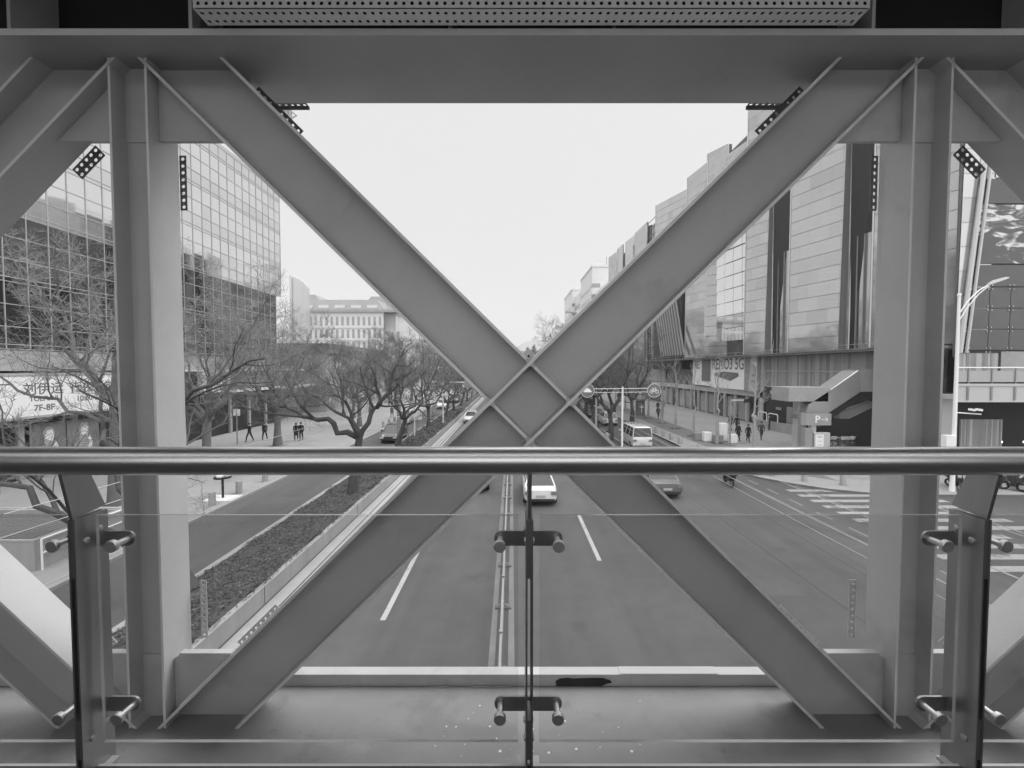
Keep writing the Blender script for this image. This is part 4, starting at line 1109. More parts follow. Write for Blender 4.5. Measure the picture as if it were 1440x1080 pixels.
# covered escalator
es = thing('covered_escalator', 'pale metal clad covered escalator rising to the right beside the mall', 'escalator', (25,36,0))
side = [(25.0,1.9),(29.3,5.15),(30.6,5.15),(30.6,7.15),(29.9,7.15),(29.2,6.95),(26.6,5.1),(26.6,5.6),(23.2,5.65),(23.1,4.5),(24.9,4.3),(25.5,4.35),(24.4,2.6)]
mb = MB(); mb.prism_y([(24.3,2.95),(24.96,2.55),(28.95,5.25),(30.7,5.25),(30.7,7.15),(29.2,7.15),(28.74,7.02),(26.26,5.25),(24.7,4.2)], 36.0, 37.8); S(mb, 'enclosure', mat('escalator cladding', .34, .2, .5, .08, .8), es)
mb = MB(); mb.prism_y([(28.8,6.98),(29.0,5.28),(30.7,5.28),(30.7,7.1),(29.25,7.1)], 35.97, 35.995); S(mb, 'end_panel', MID, es)
mb = MB(); mb.box(23.0,26.3,36.0,38.4,4.45,5.62); S(mb, 'canopy', CONCL, es)
mb = MB(); mb.box(24.4,25.1,36.9,37.6,.12,4.45); S(mb, 'pillar', LIGHTM, es)
mb = MB(); mb.prism_y([(25.0,2.5),(28.95,5.2),(31,5.2),(31,4.7),(29.2,4.7),(25.5,2.1)], 36.2, 37.6); S(mb, 'underside', BLACK, es)
mb = MB(); mb.prism_y([(28.0,3.4),(30.9,4.4),(30.9,3.9),(28.9,2.9),(28.0,2.9)], 37.0, 37.6); S(mb, 'stair_beam', MID, es)
mb = MB(); mb.box(30.95,31.0,32,43.9,.12,5.0); S(mb, 'recess_shade', DARK, es)  # flat dark panel standing for the shade under the mall
mb = MB(); mb.tube([(26.5,36.02,5.43),(27.7,36.02,6.29),(28.7,36.02,7.0)], [.03,.05,.05], 6); S(mb, 'edge_highlight', WHITE, es)  # white strip painting the highlight along the top edge

# parking totem
tt = thing('parking_totem', 'grey parking totem with P arrow board and lit notice panel', 'sign', (24.6,35.4,.12))
S(MB().box(24.6,25.0,35.5,35.9,.12,2.9), 'post', LIGHTM, tt)
S(MB().bbox(24.0,26.1,35.3,35.48,2.55,3.5,.02), 'board', mat('totem board', .3, .4, .2, .05, 2), tt)
S(MB().box(23.6,24.0,35.3,35.7,2.55,3.55), 'board_end', MID, tt)
mb = MB(); mb.bbox(24.45,25.75,34.9,35.3,.12,2.0,.03); S(mb, 'notice_box', LIGHTM, tt)
mb = MB(); mb.box(24.55,25.2,34.885,34.9,.25,1.85); S(mb, 'notice_panel', SIGNW, tt)
mb = MB()
for z in (1.7,1.62,1.3,1.0,.8): mb.box(24.68,25.05,34.878,34.885,z,z+.035)
S(mb, 'notice_line', MID, tt)
mb = MB(); mb.box(23.75,24.35,34.95,35.4,.12,2.3); S(mb, 'cabinet', CONC, tt)
text_obj('lettering', 'P', .85, INKL, tt, (24.95-24.6, 35.29-35.4, 3.02-.12), FACE_S, bold=.012)
mb = MB(); mb.box(25.25,25.78,35.27,35.295,3.0,3.05); mb.obox((25.7,35.28,3.11),(1,0,-1),(0,1,0),(1,0,1),.13,.012,.025); mb.obox((25.7,35.28,2.94),(1,0,1),(0,1,0),(-1,0,1),.13,.012,.025)
S(mb, 'arrow', INKL, tt)
# ramp wall and hoop rail near the dark shop
rw = tag(MB().prism_x([(43.4,.12),(53,.12),(53,1.0),(43.4,1.25)], 29.75, 30.0).build('ramp_wall', CONC), 'low grey ramp wall in front of the dark shop', 'wall')
hp = thing('hoop_rail', 'white tubular hoop rail standing on the low ramp wall', 'railing', (29.87,50,1))
for k in range(2):
    y = 48.6+2.1*k
    m1 = MB(); m1.tube([(29.87,y,1.0),(29.87,y,1.85),(29.87,y+.15,2.0),(29.87,y+1.6,2.0),(29.87,y+1.75,1.85),(29.87,y+1.75,1.0)], .05, 8); S(m1, 'hoop', WHITE, hp)

# ------------------------------------------------------------------ right far towers
for (nm, lab, x0, x1, y0, y1, zt) in [('apartment_tower','pale banded apartment tower just beyond the mall',31.5,50,172,200,47),('apartment_tower','shorter pale banded apartment tower left of the taller one',29.5,44,214,245,45.5)]:
    tw = thing(nm, lab, 'building', (x0,y0,0), 0, 'banded apartment towers')
    mb = MB(); mb.box(x0,x1,y0,y1,.1,zt); mb.box(x0-.3,x1,y0-.3,y1,zt,zt+.7); S(mb, 'wall', FARW, tw)
    for j in range(9):
        z = zt-8-4.2*j
        if z < 3: break
        m1 = MB(); m1.box(x0-.06,x0+3.2,y0-.06,y0+2.5,z,z+1.6); S(m1, 'window_strip', FARWIN, tw)
        m1 = MB(); m1.box(x0-.05,x0-.01,y0+5,y1-2,z-.4,z+1.0); S(m1, 'window_strip', FARWIN, tw)
    for a_ in ((x0+6,x0+6.2,y0+2,y0+2.2,zt,zt+4.5),(x0+12,x0+12.2,y0+4,y0+4.2,zt,zt+3)):
        m1 = MB(); m1.box(*a_); S(m1, 'roof_mast', MID, tw)
    m1 = MB(); m1.box(x0+2,x0+4,y0+3,y0+6,zt+.7,zt+2.0); S(m1, 'roof_cabin', FARW, tw)
wg = thing('apartment_wing', 'pale apartment wing with window strips linking the two banded towers', 'building', (32,200,0))
mb = MB(); mb.box(31.0,52,200,214,.1,42); mb.box(33,60,150,172,.1,37); S(mb, 'wall', FARW, wg)
for j in range(7):
    m1 = MB(); m1.box(30.9,30.99,200.5,213.5,10+4.2*j,12+4.2*j); S(m1, 'window_strip', FARWIN, wg)
    m1 = MB(); m1.box(32.9,32.98,150.5,171.5,8+4.2*j,10+4.2*j); S(m1, 'window_strip', FARWIN, wg)
lr = thing('street_block', 'low pale street block in the distance on the right', 'building', (27,260,0))
mb = MB(); mb.box(27,60,262,330,.1,20); S(mb, 'wall', FARW, lr)
for j in range(4):
    m1 = MB(); m1.box(26.9,26.98,263,329,4+4*j,6+4*j); S(m1, 'window_strip', FARWIN, lr)

# ------------------------------------------------------------------ vehicles
def car_mesh_parts(kind, paint):
    """returns builder list (name, MB, mats, smooth, children). Front of the car points to +Y; origin at ground centre."""
    out = []
    if kind == 'van':
        L, W, zb, belt, top = 4.9, 1.72, .28, 1.15, 2.02
        st = [(-2.45,.55,.86,.40),(-2.40,.86,.86,.30),(-1.2,.86,.86,.26),(1.6,.86,.86,.26),(2.1,.82,.98,.30),(2.42,.70,.80,.38)]
        gh = dict(yb=(-2.40, 2.0), yt=(-2.30, 1.15), wb=.85, wt=.74)
        hood = [(-2.45,1.12),(-2.40,1.15),(-1.2,1.15),(1.6,1.15),(2.1,1.05),(2.42,.80)]
    else:
        belt, top = .92, 1.45
        gh = dict(yb=(-1.75, 1.05), yt=(-1.05, .25), wb=.80, wt=.60)
        if kind == 'suv': top = 1.68; belt = 1.02; gh = dict(yb=(-2.15, 1.1), yt=(-1.85, .45), wb=.82, wt=.66)
    mb = MB()
    ss = [(-2.30,.60,.62,.55),(-2.26,.82,.78,.86),(-1.9,.88,.83,.95),(-1.2,.90,.85,belt+.02),(0,.90,.86,belt),(1.0,.90,.85,belt-.02),(1.6,.89,.82,.84),(2.1,.82,.74,.74),(2.28,.66,.60,.60)]
    if kind == 'van': ss = [(-2.45,.74,.74,1.10),(-2.41,.85,.84,1.16),(-1.2,.86,.85,1.16),(1.0,.86,.85,1.15),(1.7,.86,.84,1.13),(2.1,.82,.80,1.0),(2.40,.70,.66,.72)]
    if kind == 'suv': ss = [(a, b, c, d+.10 if a < 1.5 else d+.08) for a, b, c, d in ss]
    rings = []
    for (y, w, w2, zt) in ss:
        zl = .22 if abs(y) < 2.2 else .34
        rings.append([(-w*.92,y,zl),(-w,y,zl+.12),(-w,y,zl+(zt-zl)*.62),(-w2,y,zt-.05),(-w2*.93,y,zt),(w2*.93,y,zt),(w2,y,zt-.05),(w,y,zl+(zt-zl)*.62),(w,y,zl+.12),(w*.92,y,zl)])
    mb.loft(rings, 0, True)
    (b0, b1), (t0, t1) = gh['yb'], gh['yt']; wb, wt = gh['wb'], gh['wt']
    # roof and pillars belong to the body
    def ring(z, f):
        y0 = b0+(t0-b0)*f; y1 = b1+(t1-b1)*f; w = wb+(wt-wb)*f
        return [(-w,y0,z),(w,y0,z),(w,y1,z),(-w,y1,z)]
    rt = ring(top-.06, .98); r2 = [(x*.9, y*.97, top) for x, y, _ in rt]; r3 = [(x*.55, y*.85, top+.03) for x, y, _ in rt]
    mb.loft([ring(top-.09,.96), rt, r2, r3], 0, True)
    A, B = ring(belt-.02,0), ring(top-.05,1)
    for i in range(4): mb.tube([A[i], B[i]], .042, 5)
    for fy in ([.5] if kind != 'van' else [.3,.58]):
        for s in (0, 1):
            p = Vector(A[0 if s == 0 else 1]).lerp(Vector(A[3 if s == 0 else 2]), fy); q = Vector(B[0 if s == 0 else 1]).lerp(Vector(B[3 if s == 0 else 2]), fy); mb.tube([p, q], .035, 4)
    out.append(('body', mb, [paint], True))
    def quad(i, j, name):
        a0, a1, c1, c0 = [Vector(v) for v in (A[i], A[j], B[j], B[i])]
        m1 = MB(); cen = (a0+a1+c0+c1)/4
        n = (a1-a0).cross(c0-a0).normalized()
        if n.dot(cen-Vector((0,(b0+b1)/2,cen.z))) < 0: n = -n
        k = [cen+(v-cen)*.93+n*.004 for v in (a0, a1, c1, c0)]; kk = [v-n*.02 for v in k]
        m1.loft([k, kk]); out.append((name, m1, [CARGLASS], False))
    quad(0,1,'rear_window'); quad(2,3,'windscreen'); quad(1,2,'side_window'); quad(3,0,'side_window')
    yr, yf = ss[0][0], ss[-1][0]
    for s in (-1, 1):
        z0 = .72 if kind != 'van' else .85
        m1 = MB(); m1.obox((s*.68, yr+.005, z0),(1,0,0),(0,1,0),(0,0,1),.15,.045,.09); out.append(('tail_lamp', m1, [LAMPR], False))
        m1 = MB(); m1.obox((s*.60, yf-.05, .60),(1,-s*.4,0),(s*.4,1,0),(0,0,1),.17,.09,.07); out.append(('headlight', m1, [LAMPF], False))
        m1 = MB(); m1.obox((s*.98, 1.0 if kind != 'van' else 1.75, belt+.08),(1,0,0),(0,1,0),(0,0,1),.10,.05,.07); out.append(('wing_mirror', m1, [paint], False))
    m1 = MB(); m1.box(-.24,.24,yr-.035,yr-.005,.50,.62); out.append(('licence_plate', m1, [PLATE], False))
    m1 = MB(); m1.box(-.72,.72,yr-.02,yr+.06,.28,.42); out.append(('bumper_trim', m1, [BLACK], False))
    m1 = MB(); m1.box(-.6,.6,yf-.04,yf+.015,.32,.46); out.append(('grille', m1, [BLACK], False))
    for s in (-1, 1):
        for y in (-1.38, 1.38):
            x = s*.80
            m1 = MB(); m1.tube([(x-.11,y,.32),(x-.10,y,.32),(x+.10,y,.32),(x+.11,y,.32)], [.27,.32,.32,.27], 20); 
            m2 = MB(); m2.tube([(x+s*.112,y,.32),(x+s*.118,y,.32)], [.20,.17], 14)
            out.append(('wheel', m1, [RUBBER], True, [('rim', m2, [CHROME2], True)]))
    return out
CARP = {}
def car(kind, paint, name, label, cat, x, y, rz, group=None):
    key = (kind, paint.name)
    if key in CARP: 
        o = dup(CARP[key], (x,y,.0), rz, label, group); o['category'] = cat; o.name = name
        if not group and 'group' in o: del o['group']
        return o
    t = thing(name, label, cat, (x,y,0), rz, group)
    for p in car_mesh_parts(kind, paint):
        o = p[1].build(p[0], p[2], t, p[3])
        if len(p) > 4:
            for c in p[4]: c[1].build(c[0], c[2], o, c[3])
    CARP[key] = t
    return t
PI = math.pi
car('sedan', CARW, 'sedan_car', 'white sedan driving away right beside the median fence', 'car', 1.5, 24.6, 0)
car('sedan', CARS, 'sedan_car', 'silver grey sedan driving away just right of the X brace', 'car', 8.55, 25.9, 0)
car('sedan', CARD, 'sedan_car', 'dark sedan mostly hidden by the X brace beside the median fence', 'car', -2.25, 27.0, PI)
car('sedan', CARW, 'taxi', 'white sedan approaching on the left carriageway beside the planted strip', 'car', -5.5, 58.5, PI)
car('van', CARW, 'minibus', 'white minibus in the right service road, roof below the bicycle sign', 'van', 11.5, 40.4, 0)
car('suv', CARW, 'parked_car', 'white car parked against the left footway kerb', 'car', -14.0, 57, PI)
car('suv', CARD, 'dark_car', 'dark car on the left service road beside the concrete pole', 'car', -11.8, 43.4, PI)
car('suv', CARW, 'parked_car', 'white car farther up the left service road, past the parked one', 'car', -12.4, 78, PI)
car('suv', CARS, 'parked_car', 'grey car far up the left service road', 'car', -12.0, 92, PI)
car('suv', CARW, 'queued_car', 'white car in the right service road ahead of the minibus', 'car', 12.3, 56, 0)
car('suv', CARS, 'queued_car', 'grey car second ahead of the white minibus', 'car', 11.4, 65, 0)
car('van', CARW, 'queued_van', 'white van farther ahead in the right service road', 'van', 13.0, 74, 0)
car('sedan', CARW, 'queued_car', 'white sedan far along the right service road', 'car', 11.4, 84, 0)
car('sedan', CARS, 'sedan_car', 'grey sedan far up the left carriageway', 'car', -2.4, 95, PI)
car('sedan', CARW, 'sedan_car', 'white sedan far up the right carriageway', 'car', 4.8, 110, 0)

# two-wheelers
def torus(mb, c, Rr, r, n=20, m=6, mi=0):     # wheel in the YZ plane
    rings = []
    for i in range(n+1):
        a = 6.28318*i/n; cc = Vector((c[0], c[1]+Rr*math.cos(a), c[2]+Rr*math.sin(a))); d = Vector((0, math.cos(a), math.sin(a)))
        rings.append([cc + d*r*math.cos(6.28318*k/m) + Vector((1,0,0))*r*math.sin(6.28318*k/m) for k in range(m)])
    mb.loft(rings, mi, False)
def bicycle(label, loc, rz, group):
    t = thing('bicycle', label, 'bicycle', loc, rz, group)
    for y in (-.52, .52):
        m1 = MB(); torus(m1, (0,y,.33), .31, .022); w = m1.build('wheel', RUBBER, t, True)
        m2 = MB()
        for k in range(8): m2.cyl((0,y,.33),(0,y+.3*math.cos(.785*k),.33+.3*math.sin(.785*k)),.003,3)
        m2.build('spoke', CHROME2, w)
    m1 = MB()
    for a, b in (((0,-.52,.33),(0,-.12,.32)),((0,-.52,.33),(0,-.2,.72)),((0,-.12,.32),(0,-.22,.85)),((0,-.12,.32),(0,.36,.72)),((0,.52,.33),(0,.36,.78)),((0,.36,.78),(0,.32,1.0))): m1.cyl(a, b, .02, 6)
    m1.build('frame', MID, t)
    m1 = MB(); m1.tube([(-.28,.22,1.02),(-.2,.32,1.0),(.2,.32,1.0),(.28,.22,1.02)], .014, 6); m1.build('handlebar', BLACK, t)
    m1 = MB(); m1.loft([[(-.03,.0,.86),(.03,.0,.86),(.03,.0,.90),(-.03,.0,.90)],[(-.09,-.3,.87),(.09,-.3,.87),(.09,-.3,.93),(-.09,-.3,.93)]]); m1.build('saddle', BLACK, t)
    m1 = MB(); m1.loft([[(-.14,.42,.70),(.14,.42,.70),(.14,.66,.70),(-.14,.66,.70)],[(-.19,.40,.96),(.19,.40,.96),(.19,.74,.96),(-.19,.74,.96)]], 0, True); m1.build('basket', WHITE, t)
    m1 = MB(); m1.tube([(0,-.84,.42),(0,-.72,.66),(0,-.52,.70),(0,-.36,.66)], .035, 4); m1.build('mudguard', WHITE, t)
    return t
bp = None
for i in range(8):
    x = 27.6+.56*i; y = 39.0+.15*(i % 3); rz = R(200+7*((i*5) % 4))
    lab = 'shared bicycle with white basket under the escalator, %s from the parking totem' % ORD[i]
    if bp is None: bp = bicycle(lab, (x,y,.12), rz, 'shared bicycles under the escalator')
    else: dup(bp, (x,y,.12), rz, lab)
def scooter(label, loc, rz, group=None, m=BLACK, name='scooter', cat='scooter'):
    t = thing(name, label, cat, loc, rz, group)
    for y in (-.6,.62):
        m1 = MB(); torus(m1, (0,y,.26), .21, .055); w = m1.build('wheel', RUBBER, t, True)
        m2 = MB(); m2.cyl((-.05,y,.26),(.05,y,.26),.12,10); m2.build('hub', CHROME2, w)
    m1 = MB()
    m1.loft([[(-.12,-.85,.62),(.12,-.85,.62),(.12,-.85,.70),(-.12,-.85,.70)],[(-.19,-.5,.40),(.19,-.5,.40),(.17,-.5,.74),(-.17,-.5,.74)],[(-.18,-.1,.28),(.18,-.1,.28),(.15,-.1,.72),(-.15,-.1,.72)],[(-.16,.0,.26),(.16,.0,.26),(.16,.0,.32),(-.16,.0,.32)],[(-.16,.35,.26),(.16,.35,.26),(.16,.35,.32),(-.16,.35,.32)]])
    m1.loft([[(-.18,.32,.26),(.18,.32,.26),(.18,.40,.26),(-.18,.40,.26)],[(-.2,.44,.7),(.2,.44,.7),(.14,.56,.7),(-.14,.56,.7)],[(-.13,.36,1.0),(.13,.36,1.0),(.08,.48,1.0),(-.08,.48,1.0)]])
    m1.build('body', m, t, True)
    m1 = MB(); m1.loft([[(-.15,-.82,.72),(.15,-.82,.72),(.15,-.82,.80),(-.15,-.82,.80)],[(-.15,-.1,.72),(.15,-.1,.72),(.12,-.1,.80),(-.12,-.1,.80)]]); m1.build('seat', BLACK, t)
    m1 = MB(); m1.tube([(-.36,.28,1.02),(-.15,.38,1.04),(.15,.38,1.04),(.36,.28,1.02)], .018, 6); m1.cyl((0,.4,.95),(0,.62,.3),.03,6); m1.build('handlebar', BLACK, t)
    m1 = MB(); m1.obox((0,.56,.86),(1,0,0),(0,1,-.3),(0,.3,1),.08,.03,.06); m1.build('headlight', LAMPF, t)
    m1 = MB(); m1.box(-.06,.06,-.88,-.85,.58,.64); m1.build('tail_lamp', LAMPR, t)
    m1 = MB(); m1.box(-.17,.17,-1.08,-.80,.82,1.1); m1.build('top_box', m, t)
    return t
sp = scooter('dark scooter carrying a rider in black on the right service road', (13.4,26.6,0), R(-8))
sp2 = dup(sp, (8.45,38.4,0), R(-4), 'dark scooter under a pale jacketed rider at the near end of the traffic island')
sp3 = dup(sp, (8.2,44.5,0), R(0), 'dark scooter under a white jacketed rider farther along the traffic island')
for i in range(6):
    o = dup(sp, (26.0+.75*i, 25.2+.2*(i % 2), .12), R(150+25*((i*3) % 5)), 'black motor scooter parked by the kerb, %s right of the tall street lamp' % ORD[i], 'parked black scooters by the kerb')

# ------------------------------------------------------------------ people
def person(label, loc, rz, jacket, trousers, pose='walk', hair=0.0, seed=1, bag=None, scale=1.0, skirt=False, group=None):
    rr = random.Random(seed)
    V = []; E = []; Rd = []; Tg = []
    def v(p, r, tg, par=None):
        V.append(Vector(p)); Rd.append(r); Tg.append(tg)
        if par is not None: E.append((par, len(V)-1))
        return len(V)-1
    sit = pose == 'ride'
    hz_ = .90 if not sit else .86
    pel = v((0,0,hz_), (.15,.11), 'T')
    wst = v((0,.01,hz_+.16), (.15,.105), 'J', pel)
    cst = v((0,.02 if not sit else .06,hz_+.38), (.175,.115), 'J', wst)
    shl = v((0,.02 if not sit else .09,hz_+.53), (.12,.09), 'J', cst)
    nk = v((0,.03 if not sit else .11,hz_+.62), (.055,.055), 'S', shl)
    hd = v((0,.04 if not sit else .13,hz_+.72), (.085,.095), 'S', nk)
    v((0,.045 if not sit else .14,hz_+.81), (.07,.08), 'S', hd)
    hands = []
    for s in (-1, 1):
        st = (.24*s if pose == 'walk' else (.05*s if pose == 'stand' else 0))
        if sit:
            hip = v((s*.11,.05,hz_-.03), (.095,.095), 'T', pel); kn = v((s*.17,.42,hz_-.10), (.068,.068), 'T', hip); an = v((s*.15,.32,.40), (.045,.045), 'T', kn); v((s*.15,.46,.36), (.045,.035), 'B', an)
            sh = v((s*.19,.08,hz_+.50), (.07,.07), 'J', shl); el = v((s*.30,.22,hz_+.28), (.052,.052), 'J', sh); wr = v((s*.33,.36,hz_+.19), (.036,.036), 'J', el); hd_ = v((s*.33,.41,hz_+.19), (.034,.024), 'S', wr)
            hands.append((V[hd_], Vector((0,1,-.4))))
        else:
            hip = v((s*.095,0,.86), (.098,.10), 'T', pel); kn = v((s*.10,st*.75+.03,.49), (.07,.072), 'T', hip); an = v((s*.10,st*1.25-.03,.10 + (.05 if st < 0 else 0)), (.045,.048), 'T', kn); v((s*.11,st*1.25+.12,.05+(.03 if st < 0 else 0)), (.045,.04), 'B', an)
            sh = v((s*.20,.02,hz_+.50), (.068,.068), 'J', shl); el = v((s*.235,-st*.30-.02,hz_+.23), (.052,.052), 'J', sh); wr = v((s*.235,-st*.55+.05,hz_+.0), (.036,.036), 'J', el); hd_ = v((s*.23,-st*.6+.07,hz_-.08), (.024,.036), 'S', wr)
            hands.append((V[hd_], Vector((0,.25,-1))))
    me = bpy.data.meshes.new('body'); me.from_pydata([tuple(p) for p in V], E, []); 
    ob_ = bpy.data.objects.new('tmp', me); COL.objects.link(ob_)
    md = ob_.modifiers.new('Skin', 'SKIN'); md.use_smooth_shade = True
    lay = me.skin_vertices[0].data if len(me.skin_vertices) else None
    for i, r in enumerate(Rd): lay[i].radius = r; lay[i].use_root = (i == 0)
    sd = ob_.modifiers.new('Sub', 'SUBSURF'); sd.levels = 1; sd.render_levels = 1
    dg = bpy.context.evaluated_depsgraph_get(); bm_ = bpy.data.meshes.new_from_object(ob_.evaluated_get(dg))
    bpy.data.objects.remove(ob_)
    mats = [CLOTH[jacket], CLOTH[trousers], SKIN, BLACK]
    bm_.materials.clear()
    for m in mats: bm_.materials.append(m)
    mp = {'J':0,'T':1,'S':2,'B':3}
    for p in bm_.polygons:
        i = min(range(len(V)), key=lambda k: (V[k]-p.center).length_squared/(Rd[k][0]**1.0)); p.material_index = mp[Tg[i]]; p.use_smooth = True
    # fingers and nose and ears joined into the same mesh
    bm = bmesh.new(); bm.from_mesh(bm_); ex = MB()
    for s, (h, d) in zip((-1,1), hands):
        d = d.normalized(); side = Vector((0,1,0)) if not sit else Vector((1,0,0)); side = (side-d*side.dot(d)).normalized()
        for k in range(4):
            b = h+side*(.024*(k-1.5)/1.0*.75)+d*.02; l = [.055,.068,.064,.05][k]
            ex.tube([b, b+d*l*.55, b+d*l+Vector((-s*.02,0,0))], [.0095,.009,.007], 5)
        b = h+side*.03; ex.tube([b, b+side*.022+d*.025, b+side*.022+d*.055], [.011,.010,.008], 5)
    hp_ = V[hd]
    ex.tube([hp_+Vector((0,.085,.01)), hp_+Vector((0,.115,-.012))], [.010,.016], 5)
    for s in (-1,1): ex.sphere(hp_+Vector((s*.085,.0,0)), .026, 6, 4, 0, (.4,.7,1))
    tmp = bpy.data.meshes.new('x'); tmp.from_pydata(ex.v, [], ex.f)
    for p in tmp.polygons: p.material_index = 2
    bm.from_mesh(tmp); bm.to_mesh(bm_); bm.free(); bpy.data.meshes.remove(tmp)
    t = thing('person', label, 'person', loc, rz, group); t.scale = (scale,)*3
    bo = bpy.data.objects.new('body', bm_); COL.objects.link(bo); bo.parent = t
    hm = MB(); hm.sphere(hp_+Vector((0,-.018,.045)), .115, 12, 8, 0, (.88,1.0,.95))
    if hair > 0: hm.loft([[hp_+Vector((.09*math.cos(a),-.045+.07*math.sin(a),.04)) for a in [6.283*k/8 for k in range(8)]], [hp_+Vector((.10*math.cos(a),-.06+.06*math.sin(a),-hair)) for a in [6.283*k/8 for k in range(8)]]])
    hm.build('hair', HAIR, t, True)
    # coat skirt over the hips
    if skirt:
        cm = MB(); cm.loft([[(.155*math.cos(a),.02+.115*math.sin(a),hz_+.2) for a in [6.283*k/14 for k in range(14)]], [(.19*math.cos(a),.02+.15*math.sin(a),hz_) for a in [6.283*k/14 for k in range(14)]], [(.21*math.cos(a),.02+.19*math.sin(a),hz_-.36) for a in [6.283*k/14 for k in range(14)]]], 0, False)
        cm.build('coat', CLOTH[jacket], t, True)
    # eyes, mouth
    fm_ = MB()
    for s in (-1,1): fm_.sphere(hp_+Vector((s*.033,.083,.018)), .011, 6, 4)
    fm_.box(hp_.x-.025, hp_.x+.025, hp_.y+.078, hp_.y+.088, hp_.z-.045, hp_.z-.037)
    fm_.build('face_features', HAIR, t)
    if bag is not None:
        b2 = tag(MB().bbox(-.16,.16,-.07,.07,0,.34,.03).build('shopping_bag', CLOTH[bag]), 'pale bag carried by the walker near the white banner', 'bag')
        b2.location = (loc[0]-.42, loc[1]-.05, loc[2]+.38)
    return t
person('person in a long black coat walking left of a companion before the plaza boxes', (22.0,42.0,.12), R(200), .012, .012, 'walk', .0, 1, None, 1.02, True)
person('person in a black coat with wide hem walking beside a companion in black', (22.75,41.6,.12), R(195), .012, .012, 'walk', .10, 2, None, .98, True)
person('person in dark jacket walking alone past the ramp wall', (24.6,42.6,.12), R(170), .06, .03, 'walk', 0, 3, None, 1.05)
person('person in dark coat walking in front of the white banner, left one of two', (24.6,48.6,.12), R(10), .06, .03, 'walk', .08, 4, .45, 1.0)
person('person in black walking in front of the white banner, right one of two', (25.4,48.8,.12), R(-5), .012, .012, 'walk', 0, 5, None, 1.02)
person('person in pale top standing by the mall pillar', (29.0,51.6,.12), R(120), .45, .06, 'stand', .08, 6, None, 1.0)
person('person in dark jacket standing at the hoop rail', (29.2,49.0,.12), R(60), .03, .03, 'stand', 0, 7, None, 1.04)
person('person in grey jacket beside the round topped advert kiosk', (20.3,60,.12), R(180), .06, .06, 'walk', 0, 8, None, 1.04)
person('person in black by the distant shop front, left one of two', (23.6,70,.12), R(160), .012, .03, 'walk', .08, 9, None, 1.0)
person('person in dark grey by the distant shop front, right one of two', (24.6,70.5,.12), R(200), .06, .03, 'walk', 0, 10, None, 1.0)
person('person in black top and pale bag strap on the left footway, left one of two', (-25.3,41.6,.12), R(160), .012, .012, 'walk', 0, 11, None, 1.05)
person('person in dark jacket on the left footway, right one of two', (-24.4,42.6,.12), R(190), .03, .012, 'walk', 0, 12, None, 1.02)
person('person in black coat behind the left trees, left one of a close pair', (-21.2,42.4,.12), R(200), .012, .012, 'walk', .1, 13, None, 1.0, True)
person('person in black jacket behind the left trees, right one of a close pair', (-20.6,42.2,.12), R(180), .012, .012, 'stand', 0, 14, None, 1.05)
person('person in mid grey jacket far up the left footway', (-17.2,62,.12), R(180), .12, .06, 'walk', 0, 15)
person('person in pale jacket far up the left footway', (-18.2,70,.12), R(0), .22, .06, 'walk', .08, 16)
def ride(label, sc, j, tr, seed):
    l = sc.location; rz = sc.rotation_euler.z
    return person(label, (l.x+.20*math.sin(rz), l.y-.22, 0), rz, j, tr, 'ride', 0, seed)
ride('rider in black sitting on the dark scooter in the right service road', sp, .012, .012, 21)
ride('rider in pale jacket on the scooter at the near end of the traffic island', sp2, .22, .03, 22)
ride('rider in white jacket on the scooter farther along the traffic island', sp3, .45, .06, 23)

# ------------------------------------------------------------------ street furniture
# street lamp at the right corner
sl = thing('street_lamp', 'tall white street lamp with curved twin arm and cameras at the side street corner', 'street lamp', (25.4,24.8,.12))
mb = MB(); mb.tube([(0,0,0),(0,0,.5),(0,0,11.2)], [.16,.12,.075], 12); mb.tube([(0,0,11.2),(0,0,11.35)], [.10,.08], 12); mb.build('pole', WHITE, sl, True)
mb = MB()
mb.tube([(.05,0,10.2),(.5,0,10.9),(1.1,0,11.5),(1.7,0,11.85)], .035, 8); mb.tube([(.05,0,9.8),(.5,0,10.55),(1.1,0,11.3),(1.7,0,11.8)], .03, 8); mb.cyl((.5,0,10.55),(.5,0,10.9),.02,6); mb.build('arm', WHITE, sl, True)
mb = MB(); mb.loft([[(1.6,-.06,11.80),(1.6,.06,11.80),(1.6,.06,11.88),(1.6,-.06,11.88)],[(2.0,-.16,11.95),(2.0,.16,11.95),(2.0,.13,12.10),(2.0,-.13,12.10)],[(2.5,-.15,12.12),(2.5,.15,12.12),(2.5,.1,12.24),(2.5,-.1,12.24)],[(2.75,-.05,12.2),(2.75,.05,12.2),(2.75,.04,12.26),(2.75,-.04,12.26)]]); mb.build('lamp_head', LIGHTM, sl, True)
mb = MB(); mb.cyl((0,0,4.55),(1.5,0,4.45),.035,8); ca = mb.build('camera_arm', WHITE, sl)
for dx in (.85,1.25):
    m1 = MB(); m1.obox((dx,-.12,4.72),(1,.2,-.15),(-.2,1,0),(.15,0,1),.2,.06,.06); m1.build('camera', WHITE, ca)
mb = MB(); mb.box(-.62,-.05,-.2,.15,2.55,3.25); mb.build('control_box', WHITE, sl)
mb = MB(); mb.box(-.55,-.02,-.2,.15,1.35,1.75); mb.build('control_box', WHITE, sl)
mb = MB(); mb.tube([(-.1,-.1,2.55),(-.3,-.15,2.2),(-.05,-.12,1.9),(-.1,-.1,1.75)], .015, 5); mb.build('cable', BLACK, sl)
